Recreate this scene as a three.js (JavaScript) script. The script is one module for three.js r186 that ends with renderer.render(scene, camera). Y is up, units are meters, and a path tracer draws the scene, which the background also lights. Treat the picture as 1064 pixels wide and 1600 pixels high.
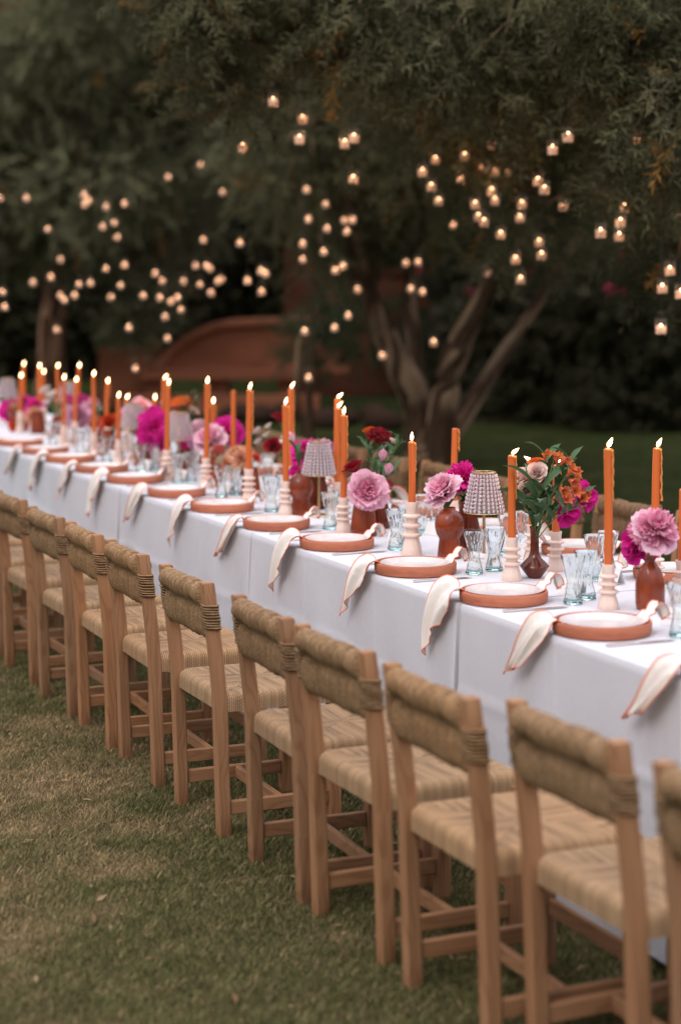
import * as THREE from 'three';
import { mergeGeometries, toCreasedNormals } from 'three/addons/utils/BufferGeometryUtils.js';

// ---------------------------------------------------------------- camera, sky, light, exposure
const F = 2900, EYE = 1.7, HZ = 449, CX = 532;           // 65 mm shift lens, level, seen as a 1064 x 1600 frame
const KF = 2222, ZS = F / KF;                             // the plan was first measured for a 50 mm lens; depths stretch by ZS
const scene = new THREE.Scene();
const camera = new THREE.PerspectiveCamera(2 * Math.atan(1151 / F) * 180 / Math.PI, 1064 / 2302, 0.1, 400);
camera.filmGauge = 51.8;
camera.position.set(0, EYE, 0);
camera.setViewOffset(1064, 2302, 0, 702, 1064, 1600);
camera.focus = 6.2;
camera.userData.fStop = 1.62;
camera.updateProjectionMatrix();
scene.add(camera);

const renderer = new THREE.WebGLRenderer();
renderer.toneMapping = THREE.LinearToneMapping;
renderer.toneMappingExposure = 1.5;
renderer.shadowMap.enabled = true;

{ // overcast dusk sky
  const w = 256, h = 128, d = new Float32Array(w * h * 4);
  for (let j = 0; j < h; j++) for (let i = 0; i < w; i++) {
    const el = ((j + 0.5) / h - 0.5) * Math.PI, s = Math.max(0, Math.sin(el)), L = 1.7 * (0.07 + 0.93 * s), k = (j * w + i) * 4;
    d[k] = 0.94 * L; d[k + 1] = 0.92 * L; d[k + 2] = 1.01 * L; d[k + 3] = 1;
  }
  const sky = new THREE.DataTexture(d, w, h, THREE.RGBAFormat, THREE.FloatType);
  sky.mapping = THREE.EquirectangularReflectionMapping; sky.magFilter = THREE.LinearFilter; sky.needsUpdate = true;
  scene.background = sky; scene.environment = sky;
}
const sun = new THREE.DirectionalLight(0xfff1e0, 0.6);
sun.name = 'sun';
sun.position.set(-9, 16, 6); sun.target.position.set(-1, 0, -6);
sun.castShadow = true; sun.shadow.radius = 40; sun.shadow.mapSize.set(2048, 2048);
Object.assign(sun.shadow.camera, { left: -20, right: 20, top: 20, bottom: -20, near: 1, far: 60 });
scene.add(sun, sun.target);

// ---------------------------------------------------------------- helpers
const V3 = (x, y, z) => new THREE.Vector3(x, y, z);
function rng(seed) { let a = seed | 0; return () => { a = (a + 0x6d2b79f5) | 0; let t = Math.imul(a ^ (a >>> 15), 1 | a); t = (t + Math.imul(t ^ (t >>> 7), 61 | t)) ^ t; return ((t ^ (t >>> 14)) >>> 0) / 4294967296; }; }
const rnd = rng(20240611), R = (a, b) => a + (b - a) * rnd();
const SN = 0.4936, CS = 0.8697, SV = 0.3988, CV = 0.9171, TURN = Math.atan2(CV, -SV);   // the table runs away to the left; u along it, v across it
const W = (u, v, y = 0) => V3(-SN * u + CS * v, y, -ZS * (CS * u + SN * v));
const at = (x, y, z) => V3((x - CX) * z / KF, EYE - (y - HZ) * z / KF, -z * ZS);   // a point so many metres away
function uy(x, y, v) { const z = v / (CS * (x - CX) / KF + SN), X = (x - CX) * z / KF; return { u: -SN * X + CS * z, v, y: EYE - (y - HZ) * z / KF, z }; }

const used = new Map();
function numbered(n) { const k = used.get(n) ?? 0; used.set(n, k + 1); return k ? n + '_' + String(k).padStart(3, '0') : n; }
function tag(o, label, category, group, kind) { if (label) o.userData.label = label; if (category) o.userData.category = category; if (group) o.userData.group = group; if (kind) o.userData.kind = kind; return o; }
function shade(o) { o.traverse((m) => { if (m.isMesh) { m.castShadow = true; m.receiveShadow = true; } }); return o; }
function thing(name, label, category, pos, turn = TURN, group) {
  const o = new THREE.Group(); o.name = numbered(name); o.position.copy(pos); o.rotation.y = turn; scene.add(o);
  return tag(o, label, category, group);
}
function part(name, geo, mat, parent, pos) {
  const m = new THREE.Mesh(geo, mat); m.name = name; m.castShadow = m.receiveShadow = true; if (pos) m.position.set(...pos);
  parent.add(m); return m;
}
function solo(name, label, category, geo, mat, pos, turn = TURN, group) {
  const m = new THREE.Mesh(geo, mat); m.name = numbered(name); m.castShadow = m.receiveShadow = true; m.position.copy(pos); m.rotation.y = turn; scene.add(m);
  return tag(m, label, category, group);
}
function copy(src, name, pos, turn, label, group) {
  const c = src.clone(); c.name = numbered(name); c.position.copy(pos); c.rotation.set(0, turn, 0); scene.add(c);
  c.userData = { ...src.userData }; return tag(c, label, null, group);
}
// rings of equal length joined into a skin; uv in metres
function loft(rings, { caps = true, closed = true, crease = 0.7 } = {}) {
  const n = rings[0].length, m = closed ? n + 1 : n, pos = [], uv = [], idx = [];
  let len = 0;
  rings.forEach((r, k) => {
    if (k) len += r[0].distanceTo(rings[k - 1][0]);
    let per = 0;
    for (let i = 0; i < m; i++) { const p = r[i % n]; if (i) per += p.distanceTo(r[(i - 1) % n]); pos.push(p.x, p.y, p.z); uv.push(per, len); }
  });
  for (let k = 0; k + 1 < rings.length; k++) for (let i = 0; i + 1 < m; i++) { const a = k * m + i, b = a + m; idx.push(a, a + 1, b, b, a + 1, b + 1); }
  if (caps) for (const k of [0, rings.length - 1]) {
    const c = rings[k].reduce((s, p) => s.add(p), V3(0, 0, 0)).multiplyScalar(1 / n), o = pos.length / 3;
    pos.push(c.x, c.y, c.z); uv.push(0, 0);
    rings[k].forEach((p) => { pos.push(p.x, p.y, p.z); uv.push(p.x - c.x + p.y - c.y, p.z - c.z); });
    for (let i = 0; i < n; i++) { const a = o + 1 + i, b = o + 1 + (i + 1) % n; k ? idx.push(o, a, b) : idx.push(o, b, a); }
  }
  const g = new THREE.BufferGeometry();
  g.setAttribute('position', new THREE.Float32BufferAttribute(pos, 3)); g.setAttribute('uv', new THREE.Float32BufferAttribute(uv, 2)); g.setIndex(idx);
  if (crease === null) { g.computeVertexNormals(); return g; }
  return toCreasedNormals(g, crease);
}
// chamfered rectangle in a plane spanned by a and b
function rectRing(c, a, b, w, h, ch = 0.003) {
  const W2 = w / 2, H2 = h / 2;
  return [[W2 - ch, -H2], [W2, -H2 + ch], [W2, H2 - ch], [W2 - ch, H2], [-W2 + ch, H2], [-W2, H2 - ch], [-W2, -H2 + ch], [-W2 + ch, -H2]].map(([x, y]) => c.clone().addScaledVector(a, x).addScaledVector(b, y));
}
function bar(p, q, w, h, up = V3(0, 1, 0), ch = 0.003) {
  const d = q.clone().sub(p).normalize(), a = d.clone().cross(up).normalize(), b = a.clone().cross(d).normalize();
  const e = 0.003, r = (c, s) => rectRing(c, a, b, w - s, h - s, ch);
  return loft([r(p, 2 * e), r(p.clone().addScaledVector(d, e), 0), r(q.clone().addScaledVector(d, -e), 0), r(q, 2 * e)]);
}
function tube(points, radii, seg = 8, opts = {}) {
  const rings = points.map((p, k) => {
    const d = points[Math.min(k + 1, points.length - 1)].clone().sub(points[Math.max(k - 1, 0)]).normalize();
    const a = Math.abs(d.y) > 0.9 ? V3(1, 0, 0).cross(d).normalize() : V3(0, 1, 0).cross(d).normalize(), b = d.clone().cross(a);
    const r = Array.isArray(radii) ? radii[k] : radii;
    return Array.from({ length: seg }, (_, i) => { const t = (i / seg) * 2 * Math.PI, q = r * (opts.rough ? 1 + opts.rough * (Math.sin(3 * t + k * 0.17) * 0.5 + Math.sin(7 * t - k * 0.23) * 0.3 + 0.3 * Math.sin(k * 1.1)) : 1); return p.clone().addScaledVector(a, Math.cos(t) * q).addScaledVector(b, Math.sin(t) * q); });
  });
  return loft(rings, { crease: opts.flat ? 0.5 : null, caps: opts.caps ?? true });
}
function lathe(pts, seg = 40) { return toCreasedNormals(new THREE.LatheGeometry(pts.map(([r, y]) => new THREE.Vector2(r, y)), seg), 0.75); }
const curve = (pts, n) => new THREE.CatmullRomCurve3(pts).getPoints(n);
const clean = (g) => { const q = g.index ? g.toNonIndexed() : g; for (const k of Object.keys(q.attributes)) if (!['position', 'normal', 'uv'].includes(k)) q.deleteAttribute(k); return q; };
const merge = (list) => mergeGeometries(list.map(clean));

// ---------------------------------------------------------------- textures
const H2 = (x, y, s) => { let h = Math.imul(x, 374761393) + Math.imul(y, 668265263) + Math.imul(s, 1442695041); h = Math.imul(h ^ (h >>> 13), 1274126177); return ((h ^ (h >>> 16)) >>> 0) / 4294967296; };
function vn(x, y, p, s) { const i = Math.floor(x), j = Math.floor(y), f = x - i, g = y - j, u = f * f * (3 - 2 * f), v = g * g * (3 - 2 * g), m = (a) => ((a % p) + p) % p; return (H2(m(i), m(j), s) * (1 - u) + H2(m(i + 1), m(j), s) * u) * (1 - v) + (H2(m(i), m(j + 1), s) * (1 - u) + H2(m(i + 1), m(j + 1), s) * u) * v; }
const fbm = (x, y, p, s, o = 4) => { let a = 0.5, t = 0, n = 0; for (let k = 0; k < o; k++) { t += a * vn(x, y, p, s + k); n += a; a *= 0.5; x *= 2; y *= 2; p *= 2; } return t / n; };
function tex(n, fn, { srgb = true, rx = 1, ry = 1 } = {}) {
  const d = new Uint8Array(n * n * 4);
  for (let j = 0; j < n; j++) for (let i = 0; i < n; i++) { const c = fn(i / n, j / n), k = (j * n + i) * 4; for (let q = 0; q < 3; q++) d[k + q] = Math.max(0, Math.min(255, (c.length ? c[q] : c) * 255)); d[k + 3] = 255; }
  const t = new THREE.DataTexture(d, n, n, THREE.RGBAFormat); t.wrapS = t.wrapT = THREE.RepeatWrapping; t.magFilter = THREE.LinearFilter; t.repeat.set(rx, ry);
  if (srgb) t.colorSpace = THREE.SRGBColorSpace; t.needsUpdate = true; return t;
}
const mix = (a, b, t) => a.map((x, i) => x + (b[i] - x) * t), clamp = (x, a = 0, b = 1) => Math.min(b, Math.max(a, x)), sstep = (a, b, x) => { const t = clamp((x - a) / (b - a)); return t * t * (3 - 2 * t); };
const std = (name, color, o = {}) => { const m = new THREE.MeshPhysicalMaterial({ roughness: 0.8, ...o }); m.color.setRGB(...color); m.name = name; return m; };

const M = {};
{
  const grain = (x, y) => { const w = fbm(x * 6, y * 2, 6, 5, 3) * 2.2, rings = 0.5 + 0.5 * Math.sin((x * 14 + w * 3) * Math.PI * 2); return [rings, fbm(x * 90, y * 6, 90, 9, 2), fbm(x * 5, y * 5, 5, 3)]; };
  const woodMap = tex(512, (x, y) => { const [r, f, b] = grain(x, y); const k = sstep(0.55, 1, r) * 0.3 + f * 0.25 + b * 0.35; return mix([0.79, 0.65, 0.515], [0.60, 0.45, 0.33], k); }, { rx: 2.2, ry: 1.3 });
  const woodBump = tex(512, (x, y) => { const [r, f] = grain(x, y); return f * 0.6 + r * 0.4; }, { srgb: false, rx: 2.2, ry: 1.3 });
  M.wood = std('pale_wood', [0.66, 0.585, 0.525], { map: woodMap, bumpMap: woodBump, bumpScale: 0.0006, roughness: 0.6, specularIntensity: 0.5 });
  M.woodWarm = std('warm_wood', [0.73, 0.615, 0.52], { map: woodMap, bumpMap: woodBump, bumpScale: 0.0006, roughness: 0.6, specularIntensity: 0.5 });
  // cord wound side by side, each strand twisted: u across the strands (1 unit = 8 strands)
  const strand = (x, y) => { const s = x * 8, i = Math.floor(s), f = s - i, tone = H2(i, 3, 7), tw = 0.5 + 0.5 * Math.sin((y * 22 + f * 1.3 + tone * 5) * Math.PI * 2); return [Math.sin(f * Math.PI), tone, tw, H2(i, Math.floor(y * 40), 5)]; };
  const cordMap = tex(512, (x, y) => { const [h, tone, tw, sp] = strand(x, y); const k = 0.6 * (1 - h) + 0.16 * tone + 0.3 * tw + 0.28 * sp; return mix([0.84, 0.72, 0.56], [0.34, 0.26, 0.18], clamp(k * 1.1)); });
  const cordBump = tex(512, (x, y) => { const [h, , tw] = strand(x, y); return h * 0.8 + tw * 0.2; }, { srgb: false });
  M.cord = std('seagrass_cord', [0.90, 0.81, 0.70], { map: cordMap, bumpMap: cordBump, bumpScale: 0.002, roughness: 0.85 });
  for (const t of [cordMap, cordBump]) t.repeat.set(1 / 0.044, 1 / 0.16);
  // woven seat: four triangles of strands running square to the nearest rail
  const N = 76, seat = (x, y) => {
    const ex = Math.min(x, 1 - x), ey = Math.min(y, 1 - y), across = ex < ey ? y : x, depth = Math.min(ex, ey) * 2, s = across * N, i = Math.floor(s), f = s - i, q = ex < ey ? (x < 0.5 ? 1 : 2) : (y < 0.5 ? 3 : 4);
    const tone = H2(i, q, 11), along = ex < ey ? x : y, tw = 0.5 + 0.5 * Math.sin((along * 46 + f + tone * 4) * Math.PI * 2);
    const gap = H2(i, q, 23) > 0.74 ? sstep(0.3, 0.5, depth) * (1 - sstep(0.86, 0.97, depth)) : 0, gw = 0.34 * gap;
    const h = Math.sin(clamp((f - gw / 2) / (1 - gw)) * Math.PI), seam = 1 - sstep(0, 0.012, Math.abs(ex - ey));
    return [h, tone, tw, clamp(1 - h * (f < gw / 2 || f > 1 - gw / 2 ? 0 : 1)) * (gap ? 1.25 : 0.75), seam];
  };
  M.seat = std('woven_seagrass', [0.80, 0.71, 0.63], { roughness: 0.85, bumpScale: 0.0035,
    map: tex(1024, (x, y) => { const [h, tone, tw, dark, seam] = seat(x, y); const k = 0.85 * dark * dark + 0.18 * tone + 0.26 * tw + 0.14 * seam; return mix([0.95, 0.83, 0.66], [0.24, 0.16, 0.09], clamp(k)); }),
    bumpMap: tex(1024, (x, y) => { const [h, , tw, , seam] = seat(x, y); return clamp(h * 0.85 + tw * 0.15 - seam * 0.15); }, { srgb: false }) });
  const weave = tex(256, (x, y) => 0.5 + 0.25 * Math.sin(x * 64 * 2 * Math.PI) * (0.6 + 0.8 * fbm(x * 8, y * 64, 8, 4, 2)) + 0.25 * Math.sin(y * 64 * 2 * Math.PI) * (0.6 + 0.8 * fbm(x * 64, y * 8, 64, 6, 2)), { srgb: false, rx: 9, ry: 9 });
  const linenTone = tex(256, (x, y) => { const k = 0.97 + 0.02 * fbm(x * 30, y * 60, 60, 3, 2) - 0.02 * fbm(x * 4, y * 4, 4, 8); return [k, k, k]; }, { rx: 2, ry: 2 });
  M.linen = std('white_linen', [0.70, 0.705, 0.745], { map: linenTone, bumpMap: weave, bumpScale: 0.0007, roughness: 0.92, side: THREE.DoubleSide });
  M.napkin = std('cream_linen', [0.87, 0.82, 0.755], { bumpMap: weave, bumpScale: 0.0005, roughness: 0.92, side: THREE.DoubleSide });
  M.edging = std('orange_stitched_edge', [0.86, 0.25, 0.13], { roughness: 0.8 });
  M.terra = std('terracotta', [0.95, 0.95, 0.95], { roughness: 0.75, map: tex(256, (x, y) => { const k = fbm(x * 6, y * 6, 6, 31), g = vn(x * 90, y * 90, 90, 2); return mix([0.80, 0.50, 0.37], [0.66, 0.36, 0.25], k * 0.9 + (g > 0.82 ? 0.2 : 0)); }, { rx: 3, ry: 3 }) });
  M.china = std('speckled_white_glaze', [0.74, 0.71, 0.70], { roughness: 0.28, clearcoat: 0.4, map: tex(512, (x, y) => { const sp = vn(x * 130, y * 130, 130, 4) > 0.83 ? 1 : 0, k = fbm(x * 8, y * 8, 8, 6); return mix(mix([1, 1, 1], [0.93, 0.9, 0.88], k), [0.55, 0.42, 0.38], sp * 0.55); }) });
  M.chinaRim = std('pink_rim_glaze', [0.62, 0.44, 0.40], { roughness: 0.35 });
  M.steel = std('steel', [0.62, 0.58, 0.56], { metalness: 1, roughness: 0.24 });
  M.gold = std('brass', [0.62, 0.46, 0.24], { metalness: 1, roughness: 0.28 });
  M.paper = std('card_stock', [0.80, 0.78, 0.77], { roughness: 0.9, side: THREE.DoubleSide });
  M.ink = std('rust_ink', [0.40, 0.16, 0.10], { roughness: 0.9 });
  M.wax = std('orange_wax', [0.62, 0.135, 0.022], { roughness: 0.42, clearcoat: 0.15, clearcoatRoughness: 0.4 });
  M.drip = std('pale_orange_wax', [0.66, 0.24, 0.06], { roughness: 0.5 });
  M.wick = std('burnt_wick', [0.02, 0.015, 0.012]);
  M.flame = std('candle_flame', [0, 0, 0], { emissive: new THREE.Color().setRGB(1, 0.58, 0.28), emissiveIntensity: 13 });
  M.flameTip = std('votive_flame', [0, 0, 0], { emissive: new THREE.Color().setRGB(1, 0.53, 0.29), emissiveIntensity: 22 });
  M.blush = std('blush_ceramic', [0.80, 0.61, 0.51], { roughness: 0.5, clearcoat: 0.15, clearcoatRoughness: 0.5, bumpScale: 0.0004, bumpMap: tex(128, (x, y) => fbm(x * 6, y * 6, 6, 12), { srgb: false }) });
  const glazeMap = tex(256, (x, y) => { const k = fbm(x * 7, y * 5, 7, 41), s = vn(x * 60, y * 60, 60, 5); return mix([0.66, 0.30, 0.13], [0.44, 0.17, 0.07], clamp(k * 1.3 - 0.1 + (s > 0.86 ? 0.2 : 0))); });
  M.brown = std('brown_glazed_clay', [0.85, 0.8, 0.75], { map: glazeMap, roughness: 0.22 });
  M.darkBrown = std('dark_brown_glaze', [0.42, 0.36, 0.33], { map: glazeMap, roughness: 0.16 });
  M.glass = std('recycled_glass', [0.97, 1, 1], { transmission: 1, thickness: 0.01, ior: 1.48, roughness: 0.03, attenuationColor: new THREE.Color().setRGB(0.62, 0.88, 0.86), attenuationDistance: 0.06 });
  M.votiveGlass = std('clear_votive_glass', [0.95, 0.93, 0.9], { transmission: 1, thickness: 0, roughness: 0.06, ior: 1.5 });
  M.votiveWax = std('white_wax', [0.90, 0.80, 0.74], { transmission: 0.5, thickness: 0, roughness: 1 });
  M.crystal = std('cut_crystal_shade', [0.84, 0.77, 0.79], { transmission: 0.93, thickness: 0, roughness: 0.03, ior: 1.52 });
  M.wire = std('thin_wire', [0.12, 0.10, 0.09], { roughness: 0.5, metalness: 0.5 });
  const bark = (x, y) => fbm(x * 10 + 2 * fbm(x * 3, y * 3, 3, 2), y * 3, 10, 51, 5);
  M.bark = std('olive_bark', [1.05, 0.94, 0.84], { specularIntensity: 0.2, roughness: 0.95, map: tex(512, (x, y) => { const k = bark(x, y); return mix([0.26, 0.21, 0.17], [0.62, 0.55, 0.47], sstep(0.3, 0.75, k)); }, { rx: 1.2, ry: 0.7 }), bumpMap: tex(512, bark, { srgb: false, rx: 1.2, ry: 0.7 }), bumpScale: 0.05 });
  M.barkBrown = M.bark.clone(); M.barkBrown.color.setRGB(1.6, 1.2, 1.0); M.barkBrown.name = 'brown_bark';
  M.earth = std('earthen_render', [0.86, 0.82, 0.80], { specularIntensity: 0.2, roughness: 0.95, map: tex(512, (x, y) => { const k = fbm(x * 5, y * 5, 5, 61, 5); return mix([0.74, 0.50, 0.38], [0.54, 0.34, 0.25], k); }, { rx: 0.5, ry: 0.5 }), bumpMap: tex(256, (x, y) => fbm(x * 12, y * 12, 12, 63, 4), { srgb: false, rx: 0.6, ry: 0.6 }), bumpScale: 0.012 });
  M.rock = std('dark_stone', [0.04, 0.024, 0.016], { specularIntensity: 0.1, roughness: 0.95, flatShading: true });
  M.leaf = std('leaf', [1, 1, 1], { specularIntensity: 0.25, transmission: 0.3, thickness: 0, roughness: 0.85, side: THREE.DoubleSide });
  M.grass = std('grass_blades', [1, 1, 1], { specularIntensity: 0.2, transmission: 0.25, thickness: 0, roughness: 0.9, side: THREE.DoubleSide });
  M.stem = std('flower_stem', [0.08, 0.15, 0.035], { roughness: 0.7 });
  M.green = std('bouquet_leaf', [0.045, 0.115, 0.03], { transmission: 0.25, thickness: 0, roughness: 0.7, side: THREE.DoubleSide });
}

// ---------------------------------------------------------------- ground
const patch = (x, z) => clamp(0.62 * fbm(x * 0.9 + 40, z * 0.9 + 40, 4096, 71, 4) + 0.5 * fbm(x * 5 + 9, z * 5 + 9, 4096, 75, 3) - 0.08);   // 0 green ... 1 dry
{
  const g = new THREE.PlaneGeometry(240, 240, 1, 1).rotateX(-Math.PI / 2), uv = g.attributes.uv;
  for (let i = 0; i < uv.count; i++) uv.setXY(i, uv.getX(i) * 240 / 2.4, uv.getY(i) * 240 / 2.4);
  const m = std('lawn_soil', [0.8, 0.8, 0.8], { roughness: 1, specularIntensity: 0.1, bumpScale: 0.03,
    map: tex(1024, (x, y) => { const k = fbm(x * 12, y * 12, 12, 81, 5), b = vn(x * 300, y * 300, 300, 3), c = fbm(x * 60, y * 60, 60, 85, 3); return mix(mix([0.22, 0.27, 0.12], [0.32, 0.32, 0.18], sstep(0.4, 0.75, k)), [0.12, 0.12, 0.06], clamp(b * 0.5 + c * 0.6 - 0.25)); }),
    bumpMap: tex(512, (x, y) => fbm(x * 80, y * 80, 80, 91, 3), { srgb: false }) });
  const o = new THREE.Mesh(g, m); o.name = 'lawn'; o.position.z = -40; o.receiveShadow = true; o.userData.kind = 'structure'; scene.add(o);
}
{ // mown turf blades over the part near enough to see
  const r = rng(5), tuft = (k) => {
    const pos = [], q = rng(k);
    for (let i = 0; i < 12; i++) {
      const x = (q() - 0.5) * 0.045, z = (q() - 0.5) * 0.045, a = q() * 6.28, h = i < 9 ? 0.008 + q() * 0.018 : 0.004 + q() * 0.006, w = 0.0010 + q() * 0.0009, l = i < 9 ? (q() * 0.9 + 0.15) * h * 1.1 : 0.025 + q() * 0.025, b = q() * 6.28;
      const dx = Math.cos(a) * w, dz = Math.sin(a) * w, lx = Math.cos(b) * l, lz = Math.sin(b) * l;
      const p0 = [x - dx, 0, z - dz], p1 = [x + dx, 0, z + dz], p2 = [x - dx * 0.8 + lx * 0.4, h * 0.65, z - dz * 0.8 + lz * 0.4], p3 = [x + dx * 0.8 + lx * 0.4, h * 0.65, z + dz * 0.8 + lz * 0.4], p4 = [x + lx, h, z + lz];
      pos.push(...p0, ...p1, ...p3, ...p0, ...p3, ...p2, ...p2, ...p3, ...p4);
    }
    const g = new THREE.BufferGeometry(); g.setAttribute('position', new THREE.Float32BufferAttribute(pos, 3)); g.computeVertexNormals(); return g;
  };
  const mt = new THREE.Matrix4(), qt = new THREE.Quaternion(), col = new THREE.Color(), up = V3(0, 1, 0), N = 56000;
  for (let k = 0; k < 3; k++) {
    const im = new THREE.InstancedMesh(tuft(100 + k), M.grass, N); im.name = numbered('turf'); im.castShadow = im.receiveShadow = true;
    let n = 0;
    while (n < N) {
      const Z = 3.4 + Math.pow(r(), 1.35) * 9.6, X = (r() * 2 - 1) * Z * 0.207 - 0.05, v = CV * X + SV * Z;
      if (v > 3.8) continue;
      const d = patch(X, -Z), s = 0.75 + r() * 0.7;
      mt.compose(V3(X, -0.002, -Z), qt.setFromAxisAngle(up, r() * 6.28), V3(s, s * (0.75 + 0.5 * (1 - d)), s));
      im.setMatrixAt(n, mt);
      const dry = sstep(0.42, 0.72, d) * 0.55 + (r() < 0.42 ? 0.75 * r() : 0) + r() * 0.2 - 0.05, j = 0.42 + r() * 1.05, c = mix([0.122, 0.136, 0.046], [0.44, 0.315, 0.175], clamp(dry));
      im.setColorAt(n++, col.setRGB(c[0] * j, c[1] * j, c[2] * j));
    }
    tag(im, 'short mown turf, green with dry straw patches, around the chairs', 'grass', null, 'stuff'); scene.add(im);
  }
}

{ // dry olive leaves scattered over the turf
  const g = new THREE.BufferGeometry(); g.setAttribute('position', new THREE.Float32BufferAttribute([0, 0, 0, 0.007, 0.004, 0.024, 0, 0.001, 0.055, 0, 0, 0, 0, 0.001, 0.055, -0.007, 0.004, 0.024], 3)); g.computeVertexNormals();
  const r = rng(66), N = 420, im = new THREE.InstancedMesh(g, M.grass, N), mt = new THREE.Matrix4(), col = new THREE.Color();
  for (let i = 0; i < N; i++) { const Z = 3.4 + Math.pow(r(), 1.3) * 9, X = (r() * 2 - 1) * Z * 0.2 - 0.05, k = 0.6 + 0.6 * r(); mt.compose(V3(X, 0.014 + 0.008 * r(), -Z), new THREE.Quaternion().setFromEuler(new THREE.Euler((r() - 0.5) * 0.7, r() * 6.28, (r() - 0.5) * 0.9)), V3(k, k, k)); im.setMatrixAt(i, mt); const c = mix([0.20, 0.115, 0.055], [0.46, 0.33, 0.19], r()); im.setColorAt(i, col.setRGB(...c)); }
  im.name = 'fallen_leaves'; tag(im, 'dry brown olive leaves scattered over the turf', 'leaves', null, 'stuff'); im.castShadow = im.receiveShadow = true; scene.add(im);
}
// ---------------------------------------------------------------- trees
function sprigGeo(n, len, lw, ll, seed) {
  const q = rng(seed), pos = [], tw = 0.003;
  const P = (t) => [Math.sin(t * 2) * 0.04, t * len - t * t * len * 0.15, t * t * len * 0.25];
  for (let k = 0; k < 3; k++) { const a = P(k / 3), b = P((k + 1) / 3); pos.push(a[0] - tw, a[1], a[2], a[0] + tw, a[1], a[2], b[0], b[1], b[2] + tw * 0.5); }
  for (let i = 0; i < n; i++) {
    const t = 0.12 + 0.88 * (i / n), b = P(t), az = (i % 2 ? 0 : Math.PI) + (q() - 0.5) * 1.4 + (i >> 1) * 1.1, el = 0.5 + (q() - 0.5) * 0.9, L = ll * (0.7 + 0.5 * q()), w = lw * (0.75 + 0.5 * q());
    const d = V3(Math.cos(az) * Math.cos(el), Math.sin(el), Math.sin(az) * Math.cos(el)), s = V3(-Math.sin(az), (q() - 0.5) * 1.2, Math.cos(az)).normalize(), u = d.clone().cross(s);
    const B = V3(...b), T = B.clone().addScaledVector(d, L).addScaledVector(u, -L * 0.12), m = B.clone().addScaledVector(d, L * 0.45), l = m.clone().addScaledVector(s, w).addScaledVector(u, w * 0.35), r = m.clone().addScaledVector(s, -w).addScaledVector(u, w * 0.35);
    for (const v of [B, l, T, B, T, r]) pos.push(v.x, v.y, v.z);
  }
  const g = new THREE.BufferGeometry(); g.setAttribute('position', new THREE.Float32BufferAttribute(pos, 3)); g.computeVertexNormals(); return g;
}
const oliveSprigs = [1, 2, 3].map((k) => sprigGeo(22, 0.34, 0.0075, 0.062, 40 + k)), shrubSprigs = [1, 2].map((k) => sprigGeo(22, 0.5, 0.024, 0.13, 60 + k));
function foliage(parent, clumps, sprigs, tones, seed, { droop = 0.4, size = 1, yellow = 0, shell = 0.45 } = {}) {
  const r = rng(seed), per = sprigs.map(() => []), q = new THREE.Quaternion(), up = V3(0, 1, 0);
  for (const c of clumps) {
    const tone = r(), n = c.n;
    for (let i = 0; i < n; i++) {
      const d = V3(r() * 2 - 1, r() * 2 - 1, r() * 2 - 1); if (d.lengthSq() > 1 || d.lengthSq() < 0.01) { i--; continue; }
      d.normalize(); const k = Math.pow(r(), shell), p = c.p.clone().add(V3(d.x * c.r[0] * k, d.y * c.r[1] * k, d.z * c.r[2] * k));
      const dir = d.clone().multiplyScalar(0.8).add(V3((r() - 0.5) * 1.1, (r() - 0.5) * 1.1 - droop, (r() - 0.5) * 1.1)).normalize();
      q.setFromUnitVectors(up, dir).multiply(new THREE.Quaternion().setFromAxisAngle(up, r() * 6.28));
      const s = size * (0.7 + 0.6 * r()), col = r() < yellow ? [0.30, 0.15, 0.035] : mix(mix(tones[0], tones[1], tone), tones[2], r() * 0.45);
      per[Math.floor(r() * sprigs.length)].push([new THREE.Matrix4().compose(p, q, V3(s, s, s)), col, 0.75 + 0.5 * r()]);
    }
  }
  per.forEach((list, k) => {
    if (!list.length) return;
    const im = new THREE.InstancedMesh(sprigs[k], M.leaf, list.length), col = new THREE.Color(); im.name = 'foliage'; im.userData.kind = 'stuff'; im.castShadow = im.receiveShadow = true;
    list.forEach(([m, c, j], i) => { im.setMatrixAt(i, m); im.setColorAt(i, col.setRGB(c[0] * j, c[1] * j, c[2] * j)); });
    parent.add(im);
  });
}
// clump centres spread through a slab of air seen between two picture corners and two depths
function spread(seed, x0, x1, y0, y1, z0, z1, count, rad, n, keep = () => true) {
  const r = rng(seed), out = [];
  for (let i = 0, tries = 0; i < count && tries < count * 20; tries++) {
    const x = x0 + (x1 - x0) * r(), y = y0 + (y1 - y0) * r(), z = z0 + (z1 - z0) * r();
    if (!keep(x, y, r)) continue;
    const k = rad * (0.7 + 0.6 * r()); out.push({ p: at(x, y, z), r: [k, k * (0.7 + 0.4 * r()), k], n }); i++;
  }
  return out;
}
const OLIVE = [[0.038, 0.043, 0.017], [0.125, 0.124, 0.058], [0.25, 0.23, 0.125]], DARK = [[0.036, 0.042, 0.018], [0.062, 0.062, 0.030], [0.085, 0.07, 0.038]];
const stemPts = (list, n) => curve(list.map((p) => at(...p)), n);
function limbs(clumps, roots, thick, seed) {
  const r = rng(seed);
  return merge(clumps.map((c) => {
    let best = roots[0]; for (const q of roots) if (q.distanceTo(c.p) < best.distanceTo(c.p)) best = q;
    const m = best.clone().lerp(c.p, 0.5).add(V3((r() - 0.5) * 0.3, 0.25 + r() * 0.3, (r() - 0.5) * 0.3));
    return tube(curve([best, m, c.p], 6), [1, 0.8, 0.65, 0.5, 0.38, 0.28, 0.2].map((k) => k * thick), 5);
  }));
}

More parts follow.
